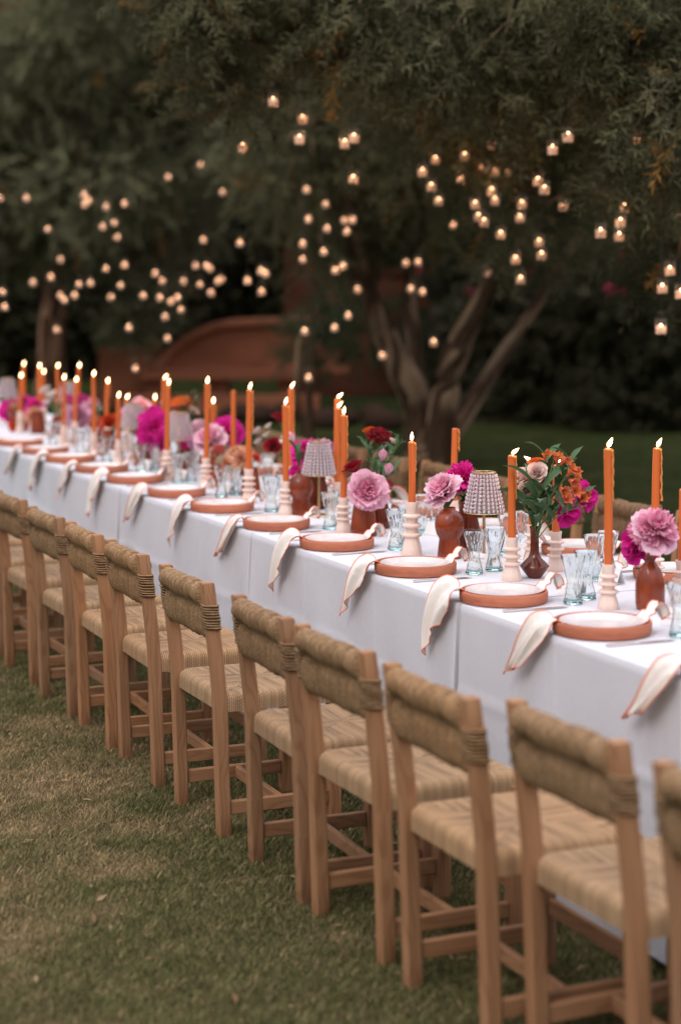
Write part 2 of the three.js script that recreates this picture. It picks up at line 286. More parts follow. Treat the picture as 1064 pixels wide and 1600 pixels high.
{ // the great olive behind the table
  const base = at(672, 728, 13.6); base.y = 0;
  const t = thing('olive_tree', 'big olive tree with forking trunk rising behind the table, votives in it', 'tree', V3(0, 0, 0), 0);
  const s1 = stemPts([[664, 735, 13.6], [656, 640, 13.6], [623, 563, 13.5], [590, 491, 13.4], [566, 430, 13.3], [545, 340, 13.2], [530, 240, 13.0]], 26), s2 = stemPts([[690, 735, 13.5], [700, 601, 13.3], [721, 530, 13.1], [762, 450, 12.8], [800, 360, 12.4], [850, 240, 11.8], [900, 90, 11]], 26), s3 = stemPts([[700, 690, 13.8], [765, 585, 14.0], [809, 519, 14.1], [866, 431, 14.2], [930, 320, 14.2], [985, 180, 14.0]], 24), s4 = stemPts([[655, 610, 13.7], [648, 540, 13.8], [640, 460, 13.9], [655, 330, 13.8], [640, 190, 13.5], [650, 40, 13.2]], 22);
  const tap = (n, a, b) => Array.from({ length: n }, (_, i) => a + (b - a) * Math.pow(i / (n - 1), 0.8));
  part('trunk', merge([tube(curve([base.clone().add(V3(0, -0.15, 0)), base.clone().add(V3(0, 0.15, 0)), at(668, 690, 13.6), at(668, 650, 13.6)], 8), [0.33, 0.28, 0.25, 0.23, 0.21, 0.19, 0.16, 0.12, 0.08], 14, { rough: 0.16 }), tube(s1, tap(27, 0.19, 0.045), 12, { rough: 0.14 }), tube(s2, tap(27, 0.165, 0.04), 12, { rough: 0.14 }), tube(s3, tap(25, 0.095, 0.035), 10, { rough: 0.14 }), tube(s4, tap(23, 0.09, 0.03), 8, { rough: 0.12 })]), M.bark, t);
  const high = [
    ...spread(1, 560, 1130, -80, 170, 9, 14, 66, 0.62, 120),
    ...spread(2, 640, 1010, 170, 330, 12, 15.5, 26, 0.5, 80),
    ...spread(3, 430, 640, 70, 330, 12.5, 15.5, 30, 0.45, 80, (x, y) => !(x > 570 && y > 230)),
    ...spread(4, 470, 580, 300, 440, 13, 14.5, 9, 0.3, 60)];
  part('branch', limbs(high, [...s1.slice(12), ...s2.slice(12), ...s3.slice(10), ...s4.slice(8)], 0.045, 7), M.bark, t);
  foliage(t, high, oliveSprigs, OLIVE, 11, { droop: 0.55, yellow: 0.012 });
}
{ // limbs of the near olive that hang into the top of the frame
  const t = thing('olive_bough', 'sharp olive bough hanging into the upper right corner, nearest foliage', 'olive bough', V3(0, 0, 0), 0);
  const low = [
    ...spread(21, 925, 1110, -60, 280, 6.4, 7.8, 26, 0.26, 60, (x, y) => y < 120 || x > 960 + (y - 120) * 0.25),
    ...spread(22, 560, 940, -90, 130, 7, 9.5, 44, 0.3, 62, (x, y) => y < 130 - Math.abs(x - 780) * 0.12),
    ...spread(23, 1010, 1100, 330, 450, 7.6, 8.6, 6, 0.2, 48), ...spread(24, 690, 860, 110, 215, 7.6, 9, 9, 0.2, 40), ...spread(28, 770, 850, 330, 400, 9, 10, 3, 0.16, 30)];
  const roots = [...stemPts([[1300, -300, 7.5], [1060, -140, 7.2], [960, 20, 7.0]], 8), ...stemPts([[1300, -300, 7.5], [800, -180, 8], [640, -60, 8]], 8), ...stemPts([[1300, -200, 7.8], [1150, 150, 8], [1070, 400, 8]], 8)];
  part('branch', merge([limbs(low, roots, 0.016, 9), tube(stemPts([[1500, -420, 7.6], [1300, -300, 7.5], [1060, -140, 7.2], [960, 20, 7.0]], 12), 0.03, 7), tube(stemPts([[1300, -300, 7.5], [800, -180, 8], [640, -60, 8]], 12), 0.03, 7), tube(stemPts([[1300, -300, 7.5], [1150, 150, 8], [1070, 400, 8]], 12), 0.02, 7)]), M.bark, t);
  foliage(t, low, oliveSprigs, OLIVE, 12, { droop: 0.7, yellow: 0.02, size: 0.9 });
  const b = thing('olive_bough', 'olive bough with bare twigs hanging at the upper centre left', 'olive bough', V3(0, 0, 0), 0);
  const cl = [...spread(25, 270, 470, -70, 60, 7, 8.2, 16, 0.2, 40), ...spread(26, 330, 440, 60, 150, 7, 8, 6, 0.14, 24), ...spread(27, 460, 600, -70, 90, 7.6, 9, 15, 0.26, 46)];
  part('branch', merge([tube(stemPts([[560, -260, 8], [420, -120, 7.8], [325, -10, 7.5], [268, 68, 7.4]], 12), 0.011, 6), tube(stemPts([[480, -200, 7.8], [410, -40, 7.6], [384, 70, 7.5], [362, 172, 7.5]], 12), 0.011, 6), limbs(cl, stemPts([[560, -260, 8], [430, -60, 7.8], [385, 60, 7.5], [365, 160, 7.5]], 10), 0.008, 3)]), M.bark, b);
  foliage(b, cl, oliveSprigs, OLIVE, 14, { droop: 0.6, yellow: 0.03, size: 0.85 });
}
{ // the left tree
  const t = thing('olive_tree', 'wide grey green tree on the left with thick upright brown trunk', 'tree', V3(0, 0, 0), 0);
  const s = stemPts([[82, 640, 22], [82, 560, 22], [84, 480, 22], [86, 400, 22], [95, 260, 22], [120, 100, 22]], 20), s2 = stemPts([[86, 430, 22], [180, 330, 21.5], [270, 230, 21], [330, 60, 20.5]], 14), s3 = stemPts([[84, 420, 22], [20, 320, 21.5], [-60, 200, 21]], 12);
  part('trunk', merge([tube(s, s.map((_, i) => 0.24 - 0.007 * i), 12, { rough: 0.14 }), tube(s2, s2.map((_, i) => 0.14 - 0.007 * i), 9), tube(s3, s3.map((_, i) => 0.13 - 0.007 * i), 9)]), M.barkBrown, t);
  const cl = [...spread(31, -140, 400, -110, 300, 17, 21.5, 92, 0.72, 150, (x, y, q) => !(x < 90 && y < 90 && q() < 0.75)), ...spread(32, -80, 360, 280, 395, 18.5, 21, 24, 0.5, 90), ...spread(33, 190, 250, 400, 520, 19, 20, 5, 0.3, 60)];
  part('branch', limbs(cl, [...s.slice(8), ...s2.slice(4), ...s3.slice(4)], 0.05, 5), M.bark, t);
  foliage(t, cl, oliveSprigs, [[0.095, 0.105, 0.045], [0.26, 0.26, 0.14], [0.36, 0.33, 0.20]], 13, { droop: 0.35, size: 1.35, yellow: 0.012 });
}
{ // slim sapling before the masonry bench
  const t = thing('olive_sapling', 'slim sapling with twin pale stems before the masonry bench', 'sapling', V3(0, 0, 0), 0);
  const a = stemPts([[485, 700, 15.5], [483, 620, 15.5], [486, 540, 15.5], [500, 470, 15.5]], 12), b = stemPts([[478, 700, 15.5], [464, 600, 15.4], [470, 520, 15.3]], 10);
  part('trunk', merge([tube(a, 0.045, 8), tube(b, 0.028, 8)]), M.bark, t);
  const cl = spread(41, 470, 585, 455, 570, 15, 16.4, 12, 0.24, 26);
  part('branch', limbs(cl, a.slice(4), 0.012, 2), M.bark, t);
  foliage(t, cl, oliveSprigs, [[0.05, 0.075, 0.03], [0.07, 0.095, 0.04], [0.09, 0.09, 0.05]], 15, { droop: 0.2 });
}
// evergreen screen that closes the garden
[[-60, 620, 27, 'leftmost'], [180, 600, 28, 'second from the left'], [420, 600, 29, 'behind the masonry bench'], [650, 600, 27, 'behind the forked olive trunk'], [860, 560, 23, 'right of the olive trunk'], [1060, 560, 21, 'at the right edge']].forEach(([x, y, z, where], i) => {
  const t = thing('evergreen_shrub', `tall dark evergreen shrub ${where}, closing off the garden`, 'shrub', V3(0, 0, 0), 0);
  const foot = at(x, y, z), cl = [], r = rng(300 + i), wide = z * 0.085; foot.y = 0;
  for (let k = 0; k < 120; k++) { const h = 0.3 + (i === 0 ? 4.2 : 9.2) * r(), w = wide * (1.15 - 0.25 * Math.abs(h - 4) / 5); cl.push({ p: foot.clone().add(V3((r() * 2 - 1) * w, h, (r() * 2 - 1) * 1.3)), r: [0.8, 0.8, 0.8], n: 70 }); }
  part('stem', merge([-0.8, 0, 0.7].map((d, k) => tube(curve([foot.clone().add(V3(d * 0.5, 0, 0)), foot.clone().add(V3(d, 3, 0.2 * k)), foot.clone().add(V3(d * 1.4, 7, 0))], 8), 0.1, 7))), M.bark, t);
  foliage(t, cl, shrubSprigs, DARK, 400 + i, { droop: 0.1, size: 1.1, shell: 0.6 });
});
{ // low flowering oleanders on the right
  const spots = [[880, 690, 18.2, 'darkest, between the olive trunk and the right shrub'], [1030, 700, 17.2, 'at the right edge of the lawn'], [755, 675, 19, 'just right of the olive trunk']];
  spots.forEach(([x, y, z, where], i) => {
    const t = thing('oleander_bush', `rounded oleander bush with magenta flowers, ${where}`, 'bush', V3(0, 0, 0), 0), foot = at(x, y, z), r = rng(500 + i), cl = []; foot.y = 0;
    for (let k = 0; k < 46; k++) { const a = r() * 6.28, h = r() * (i === 2 ? 1.1 : 2.0), w = (i === 2 ? 0.5 : 0.95) * Math.sqrt(r()); cl.push({ p: foot.clone().add(V3(Math.cos(a) * w, 0.1 + h, Math.sin(a) * w * 0.7)), r: [0.4, 0.4, 0.4], n: 44 }); }
    part('stem', merge([0, 1, 2, 3].map((k) => tube(curve([foot.clone(), foot.clone().add(V3((k - 1.5) * 0.3, 0.8, 0)), foot.clone().add(V3((k - 1.5) * 0.55, 1.7, 0.1))], 6), 0.025, 6))), M.bark, t);
    foliage(t, cl, shrubSprigs, DARK, 520 + i, { droop: 0.05, size: 0.7, shell: 0.6 });
    const mag = std('oleander_flower', [0.42, 0.02, 0.07], { roughness: 0.8, side: THREE.DoubleSide });
    for (let k = 0; k < (i === 2 ? 2 : 7); k++) {
      const p = foot.clone().add(V3((r() * 2 - 1) * 0.95, 1.5 + r() * 0.75, 0.75 + r() * 0.25));
      part('flower_cluster', merge(Array.from({ length: 14 }, () => new THREE.CircleGeometry(0.035, 6).rotateX(r() * 3).rotateY(r() * 6).translate((r() - 0.5) * 0.09, (r() - 0.5) * 0.08, (r() - 0.5) * 0.06))), mag, t, p.toArray());
    }
  });
}

// ---------------------------------------------------------------- masonry bench and garden wall
{
  const z = 20 * ZS, t = thing('masonry_bench', 'terracotta rendered masonry bench with arched back under the trees', 'bench', V3(0, 0, 0), 0), X = (x) => (x - CX) * z / F;
  const outline = (x0, x1, top, inset) => { const s = new THREE.Shape(); s.moveTo(x0, 0.5); s.bezierCurveTo(x0 + 0.12, 0.78, x0 + 0.62, top - 0.02, x0 + 1.1, top); s.lineTo(x1, top + 0.04 - inset); s.lineTo(x1, 0.5); s.closePath(); return s; };
  part('back_panel', new THREE.ExtrudeGeometry(outline(X(250), X(545), 1.14, 0), { depth: 0.3, bevelEnabled: true, bevelSize: 0.02, bevelThickness: 0.02, bevelSegments: 2, curveSegments: 20 }), M.earth, t, [0, 0, -z - 0.35]);
  const arch = new THREE.CubicBezierCurve3(V3(X(244), 0.5, 0), V3(X(244) + 0.12, 0.8, 0), V3(X(244) + 0.62, 1.17, 0), V3(X(244) + 1.15, 1.19, 0)).getPoints(22).concat([V3(X(400), 1.2, 0), V3(X(470), 1.22, 0), V3(X(548), 1.24, 0)]);
  part('arched_coping', tube(arch, 0.075, 10), M.earth, t, [0, 0, -z + 0.0]);
  part('seat_slab', new THREE.BoxGeometry(X(470) - X(228), 0.12, 0.75).translate((X(228) + X(470)) / 2, 0.5, 0.32), M.earth, t, [0, 0, -z]);
  for (const x of [250, 345, 452]) part('pier', new THREE.BoxGeometry(0.28, 0.435, 0.5).translate(X(x), 0.2195, 0.24), M.earth, t, [0, 0, -z]);
  part('step', new THREE.BoxGeometry(X(500) - X(205), 0.24, 0.5).translate((X(205) + X(500)) / 2, 0.119, 0.95), M.earth, t, [0, 0, -z]);
  const w = thing('low_garden_wall', 'low terracotta garden wall running left from the masonry bench', 'wall', V3(0, 0, 0), 0);
  part('wall', new THREE.BoxGeometry(0.82, 0.78, 0.3).translate(X(198), 0.389, -0.25), M.earth, w, [0, 0, -z]);
  part('coping', new THREE.BoxGeometry(0.86, 0.06, 0.36).translate(X(198), 0.811, -0.25), M.earth, w, [0, 0, -z]);
  const M_wall = (() => { const m = M.earth.clone(); m.color.multiplyScalar(0.5); m.name = 'shaded_earthen_render'; return m; })(), h = thing('earthen_garden_wall', 'tall reddish earthen wall behind the sapling and olive trunk', 'wall', V3(0, 0, 0), 0);  // same render darkened: the dim light behind the leaves is put into its colour
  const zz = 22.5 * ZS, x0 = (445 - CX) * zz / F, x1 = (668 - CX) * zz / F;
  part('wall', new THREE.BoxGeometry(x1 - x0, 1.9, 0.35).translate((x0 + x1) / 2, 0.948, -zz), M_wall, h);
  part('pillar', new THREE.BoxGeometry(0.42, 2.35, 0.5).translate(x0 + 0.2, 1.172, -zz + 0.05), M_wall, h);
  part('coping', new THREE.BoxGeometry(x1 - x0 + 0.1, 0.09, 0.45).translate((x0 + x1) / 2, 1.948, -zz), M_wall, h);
  const r = rng(77);
  [[372, 632, 18.2], [408, 640, 17.8], [446, 636, 18.0], [512, 650, 17.2], [540, 646, 17.6], [585, 640, 17.9], [600, 652, 17.0]].forEach(([x, y, zr], i) => {
    const g = new THREE.IcosahedronGeometry(0.19, 3), p = g.attributes.position, s = [1 + r() * 0.5, 0.6 + r() * 0.3, 0.9];
    for (let k = 0; k < p.count; k++) { const v = V3(p.getX(k), p.getY(k), p.getZ(k)), f = 1 + 0.22 * (fbm(v.x * 5 + 9 + i, v.y * 5 + v.z * 4 + 9, 64, 3) - 0.5); p.setXYZ(k, v.x * f * s[0], v.y * f * s[1], v.z * f * s[2]); }
    g.computeVertexNormals(); const o = at(x, y, zr); o.y = 0.09;
    solo('boulder', `dark rounded boulder below the bench, ${['leftmost', 'second from left', 'third from left', 'fourth from left', 'third from right', 'second from right', 'rightmost'][i]} of the row`, 'rock', g, M.rock, o, i, 'boulders in front of the masonry bench');
  });
}
// ---------------------------------------------------------------- tables under white cloths
function clothGeo(len, seed) {
  const hl = len / 2, hw = 0.5, rc = 0.012, per = [], step = 0.013, r = rng(seed);
  const line = (x0, z0, x1, z1) => { const n = Math.round(Math.hypot(x1 - x0, z1 - z0) / step); for (let i = 0; i < n; i++) per.push([x0 + (x1 - x0) * i / n, z0 + (z1 - z0) * i / n]); };
  const arc = (cx, cz, a0) => { for (let i = 0; i < 4; i++) { const a = a0 + i / 4 * Math.PI / 2; per.push([cx + rc * Math.cos(a), cz + rc * Math.sin(a)]); } };
  line(-hl + rc, -hw, hl - rc, -hw); arc(hl - rc, -hw + rc, -Math.PI / 2); line(hl, -hw + rc, hl, hw - rc); arc(hl - rc, hw - rc, 0); line(hl - rc, hw, -hl + rc, hw); arc(-hl + rc, hw - rc, Math.PI / 2); line(-hl, hw - rc, -hl, -hw + rc); arc(-hl + rc, -hw + rc, Math.PI);
  const n = per.length, ph = [r() * 6, r() * 6, r() * 6, r() * 6], rings = [], K = 44;
  const nor = per.map((_, i) => { const a = per[(i + n - 1) % n], b = per[(i + 1) % n], l = Math.hypot(b[0] - a[0], b[1] - a[1]); return [(b[1] - a[1]) / l, -(b[0] - a[0]) / l]; });
  const fold = [hl * (-0.36 + 0.1 * r()), hl * (0.34 + 0.1 * r())], cy = 0.27 + 0.03 * r();
  for (let k = 0; k <= K; k++) {
    const d = k === 0 ? 0 : k === 1 ? 0.0025 : k === 2 ? 0.008 : 0.008 + 0.71 * Math.pow((k - 2) / (K - 2), 1), t = d / 0.715;
    rings.push(per.map(([x, z], i) => {
      const ends = Math.abs(nor[i][0]) > 0.6, s = ends ? z : x, side = z > 0 ? 1.7 : 0;
      let o = (k === 0 ? 0 : k === 1 ? 0.003 : 0.005) + t * 0.010;
      if (!ends) {
        o += Math.pow(t, 1.3) * (0.016 * Math.sin(s * 7.5 + ph[0] + side) + 0.012 * Math.sin(s * 17 + ph[1] + t * 2) + 0.007 * Math.sin(s * 31 + ph[2] - t));
        for (const f of fold) o += 0.004 * Math.exp(-Math.pow((s - f) / 0.008, 2)) * sstep(0, 0.1, t);
        const wob = d - cy - 0.02 * Math.sin(s * 3.2 + ph[3]) - 0.006 * Math.sin(s * 11 + ph[1]);
        o += 0.0055 * Math.exp(-Math.pow(wob / 0.011, 2)) + 0.0045 * Math.exp(-Math.pow((wob - 0.2 - 0.03 * Math.sin(s * 2 + ph[0])) / 0.012, 2));
        o += 0.03 * Math.pow(t, 1.1) * Math.exp(-Math.pow((hl - Math.abs(s)) / 0.05, 2));
      }
      return V3(x + nor[i][0] * (ends ? 0.0 : o), 0.75 - d + (k === K ? 0.008 * Math.sin(s * 5 + ph[2]) : 0), z + nor[i][1] * o);
    }));
  }
  const drape = loft(rings, { caps: false, crease: 1.0 }), shape = new THREE.Shape(per.map(([x, z]) => new THREE.Vector2(x, -z)));
  const top = new THREE.ShapeGeometry(shape).rotateX(-Math.PI / 2).translate(0, 0.75, 0);
  return merge([drape, top]);
}
const SEAMS = [2.1, 3.54, 4.955, 6.37, 7.78, 9.19, 10.6, 12.0];
['nearest, cut by the right edge', 'second nearest, right of the middle seam', 'third from the right', 'fourth from the right', 'fifth from the right', 'second from the far end', 'at the far left end'].forEach((w, i) => {
  const a = SEAMS[i], b = SEAMS[i + 1];
  solo('tablecloth', `white linen cloth hanging to the grass, table ${w}`, 'tablecloth', clothGeo((b - a) * 1.2378 - 0.008, 900 + i), M.linen, W((a + b) / 2 - 0.094, 2.895), TURN, 'white cloths on the long table');
});

// ---------------------------------------------------------------- chairs
const CH = 0.8, PW = 0.200, lean = (y) => -0.006 - 0.014 * clamp(y / 0.44) - 0.042 * Math.pow(clamp((y - 0.44) / 0.36), 1.2);
const chairGeo = (() => {
  const ax = V3(1, 0, 0), az = V3(0, 0, 1), post = (s) => loft([0, 0.004, 0.1, 0.22, 0.34, 0.42, 0.46, 0.52, 0.6, 0.7, 0.796, CH].map((y, k, l) => rectRing(V3(s * PW, y, lean(y) + 0.006), ax, az, 0.037 - (k === 0 || k === l.length - 1 ? 0.004 : 0), 0.040 - (k === 0 || k === l.length - 1 ? 0.004 : 0), 0.004)), { crease: 0.5 });
  const legF = (s) => bar(V3(s * PW, 0, 0.365), V3(s * PW, 0.425, 0.365), 0.04, 0.04, V3(0, 0, 1), 0.004);
  const rung = (s) => bar(V3(s * PW, 0.105, 0.018), V3(s * PW, 0.105, 0.346), 0.02, 0.042), mid = bar(V3(-PW + 0.0105, 0.105, 0.19), V3(PW - 0.0105, 0.105, 0.19), 0.02, 0.038), front = bar(V3(-PW + 0.02, 0.17, 0.367), V3(PW - 0.02, 0.17, 0.367), 0.018, 0.042);
  // woven back: two fat rolls of wound cord pinched together
  const rings = [], n = 260, x0 = -PW + 0.021, len = 2 * PW - 0.042;
  for (let i = 0; i <= n; i++) {
    const x = x0 + len * i / n, strand = Math.floor(i / 4), f = (i % 4) / 4, rid = Math.sin((f + 0.125) * Math.PI), jit = H2(strand, 1, 3) - 0.5, end = Math.min(1, 0.9 + 6 * Math.min(i, n - i) / n);
    const hole = Math.exp(-Math.pow((x + (-1) * (PW - 0.075)) / 0.022, 2)), ring = [], m = 19, prof = (q) => {
      const y = 0.086 - 0.166 * q, gapx = Math.max(hole, 0.5 * Math.exp(-Math.pow((x + 0.11) / 0.022, 2))), up = 1 - Math.pow((y - 0.050 - 0.009 * gapx) / (0.037 - 0.009 * gapx), 2), lo = 1 - Math.pow(Math.abs(y + 0.034 + 0.010 * gapx) / (0.052 - 0.011 * gapx), 2.6);
      const h = Math.max(0.034 * Math.sqrt(Math.max(0, up)), (0.023 + 0.003 * Math.sin(x * 40 + 1)) * Math.sqrt(Math.max(0, lo)), q > 0.04 && q < 0.96 ? 0.016 * (1 - gapx) + 0.0015 : 0.001);
      const lump = 0.9 + 0.32 * fbm(x * 38 + 50, y * 30 + 50, 4096, 17, 3); return [y * (0.97 + 0.07 * vn(x * 22 + 50, 3, 4096, 5)) + jit * 0.005, h * lump * (0.93 + 0.07 * rid) * end + (h > 0.01 ? jit * 0.004 : 0), h < 0.008 && q > 0.2 && q < 0.7 ? gapx : 0];
    };
    const cy = 0.706, tilt = -0.115;
    for (const side of [-1, 1]) for (let k = 0; k < m; k++) { const [y, h, web] = prof(side < 0 ? k / (m - 1) : 1 - k / (m - 1)); const z = side * h + 0.02 * web; ring.push(V3(x, cy + y, lean(cy) + 0.004 + z + tilt * y)); }
    rings.push(ring);
  }
  const back = loft(rings, { crease: 0.9 });
  { const p = back.attributes.position, uv = back.attributes.uv; for (let i = 0; i < p.count; i++) uv.setXY(i, p.getX(i), p.getY(i) * 1 + p.getX(i) * 0.15); }
  const bind = (s) => { const pts = [], rings2 = 9, per = 16; for (let i = 0; i <= rings2 * per; i++) { const a = i / per * 2 * Math.PI, y = 0.655 + 0.078 * i / (rings2 * per), c = Math.cos(a), q = Math.sin(a), k = 1 / Math.pow(Math.pow(Math.abs(c), 5) + Math.pow(Math.abs(q), 5), 0.2), j = 0.0012 * Math.sin(i * 0.7 + s * 4); pts.push(V3(s * PW + c * k * (0.0210 + j), y + 0.0012 * Math.sin(i * 0.31 + s), lean(y) + 0.006 + q * k * (0.0225 + j))); } return tube(pts, 0.0042, 6); };
  // seat: a woven sheet rolled over four rails
  const S = 46, hx = PW + 0.014, hz = 0.2, cz = 0.186, th = 0.054, pos = [], uv = [], idx = [];
  const fold = (a, h) => { const L = h + 0.052, d = Math.abs(a) * L, flat = h - 0.022, s = Math.sign(a); if (d <= flat) return [s * d, 0]; const rr = 0.024, e = d - flat; if (e < rr * 1.57) { const t = e / rr; return [s * (flat + rr * Math.sin(t)), -rr * (1 - Math.cos(t))]; } return [s * (flat + rr), -rr - (e - rr * 1.57)]; };
  for (let j = 0; j <= S; j++) for (let i = 0; i <= S; i++) {
    const a = i / S * 2 - 1, b = j / S * 2 - 1, [x, dx] = fold(a, hx), [z, dz] = fold(b, hz), e = Math.max(Math.abs(a), Math.abs(b));
    pos.push(x, 0.462 + Math.min(dx, dz) - 0.007 * (1 - e * e), cz + z); uv.push(a / 2 + 0.5, 0.5 - b / 2);
  }
  for (let j = 0; j < S; j++) for (let i = 0; i < S; i++) { const a = j * (S + 1) + i, b = a + S + 1; idx.push(a, b, a + 1, a + 1, b, b + 1); }
  const sg = new THREE.BufferGeometry(); sg.setAttribute('position', new THREE.Float32BufferAttribute(pos, 3)); sg.setAttribute('uv', new THREE.Float32BufferAttribute(uv, 2)); sg.setIndex(idx); sg.computeVertexNormals();
  const under = new THREE.BoxGeometry(2 * hx - 0.012, 0.012, 2 * hz - 0.012).translate(0, 0.415, cz);
  return { posts: [post(1), post(-1)], legs: [legF(1), legF(-1)], rungs: [rung(1), rung(-1)], mid, front, back, bind: [bind(1), bind(-1)], seat: merge([sg, under]) };
})();
function makeChair(wood, label, group) {
  const t = thing('woven_chair', label, 'chair', V3(0, 0, 0), TURN, group), g = chairGeo;
  part('seat', g.seat, M.seat, t); part('backrest', g.back, M.cord, t);
  g.posts.forEach((p) => part('back_post', p, wood, t)); g.legs.forEach((p) => part('front_leg', p, wood, t));
  g.rungs.forEach((p) => part('side_rung', p, wood, t)); part('stretcher', g.mid, wood, t); part('front_rung', g.front, wood, t);
  g.bind.forEach((p) => part('cord_binding', p, M.cord, t));
  return t;
}
{
  const protos = [makeChair(M.wood, '', 'woven chairs along the near side of the table'), makeChair(M.woodWarm, '', 'woven chairs along the near side of the table')];
  const ord = ['first', 'second', 'third', 'fourth', 'fifth', 'sixth', 'seventh', 'eighth', 'ninth', 'tenth', 'eleventh', 'twelfth', 'thirteenth', 'fourteenth'];
  const near = [[1.872, 1.925, 0.03], [2.335, 1.92, 0.02], [2.727, 1.84, 0.0], [3.182, 1.842, 0.02], [3.592, 1.842, -0.03], [4.126, 1.84, 0.0], [4.65, 1.843, -0.015], [5.09, 1.845, -0.02], [5.535, 1.84, 0.02], [6.06, 1.85, 0.03], [6.56, 1.85, -0.02], [7.05, 1.85, 0.02]];
  const tints = [[1, 1, 1], [1.08, 1.03, 0.97], [0.9, 0.88, 0.86], [1.02, 0.96, 0.9], [0.95, 0.95, 0.93]], looks = tints.map((k, i) => [M.wood, M.woodWarm, M.cord, M.seat].map((m) => {
    const c = m.clone(); c.color.multiply(new THREE.Color().setRGB(...k)); c.name = m.name + '_' + ['a', 'b', 'c', 'd', 'e'][i];
    if (m === M.wood || m === M.woodWarm) for (const q of ['map', 'bumpMap']) { c[q] = m[q].clone(); c[q].offset.set(i * 0.23, i * 0.37); }
    return c;
  })), dress = (o, i) => o.traverse((m) => { if (m.isMesh) { const k = [M.wood, M.woodWarm, M.cord, M.seat].indexOf(m.material); if (k >= 0) m.material = looks[(i * 3 + (m.name === 'front_leg' ? 1 : 0)) % 5][k]; } });
  near.forEach(([u, v, a], i) => {
    const label = `wooden chair with woven seagrass seat, near row, ${ord[i]} from the right edge`, src = protos[i % 2];
    if (i < 2) { src.position.copy(W(u, v)); src.rotation.set(0, TURN + a, 0); src.userData.label = label; } else dress(copy(src, 'woven_chair', W(u, v), TURN + a, label), i);
  });
  for (let i = 0; i < 10; i++) {
    const u = 3.7 + i * 0.476 + Math.sin(i * 5) * 0.02;
    dress(copy(protos[i % 2], 'woven_chair', W(u, 3.98 + 0.02 * Math.sin(i * 3)), TURN + Math.PI + 0.04 * Math.sin(i * 7), `wooden chair with woven back, far side of the table, ${ord[i]} from the right`, 'woven chairs along the far side of the table'), i + 2);
  }
}

// ---------------------------------------------------------------- place settings
const SET = [2.54, 3.045, 3.5, 3.994, 4.525, 5.01, 5.517, 6.01, 6.53, 6.99, 7.48, 7.92, 8.4];
const WHERE = ['cut by the right edge', 'second from the right', 'third from the right', 'fourth from the right', 'fifth from the right', 'sixth from the right', 'seventh from the right', 'eighth from the right', 'ninth from the right', 'tenth from the right', 'eleventh from the right', 'twelfth from the right', 'thirteenth from the right'];
const T0 = 0.7505;
const chargerGeo = lathe([[0, 0.0], [0.122, 0.0], [0.131, 0.003], [0.1345, 0.010], [0.135, 0.030], [0.1335, 0.0345], [0.131, 0.036], [0.128, 0.0345], [0.1265, 0.030], [0.124, 0.016], [0, 0.016]], 56);
const plateGeo = lathe([[0, 0], [0.075, 0], [0.088, 0.003], [0.110, 0.017], [0.1155, 0.0205], [0.1165, 0.022], [0.1155, 0.0228], [0.110, 0.0215], [0.088, 0.0075], [0.075, 0.0055], [0, 0.0055]], 56);
plateGeo.scale(1, 0.8, 1); const rimGeo = new THREE.TorusGeometry(0.1162, 0.0011, 6, 56).rotateX(Math.PI / 2).translate(0, 0.0178, 0);
{ const p = plateGeo.attributes.position, uv = plateGeo.attributes.uv; for (let i = 0; i < p.count; i++) uv.setXY(i, p.getX(i) / 0.24 + 0.5, p.getZ(i) / 0.24 + 0.5); }
const V2 = (a) => V3(a[0], a[1], a[2]);
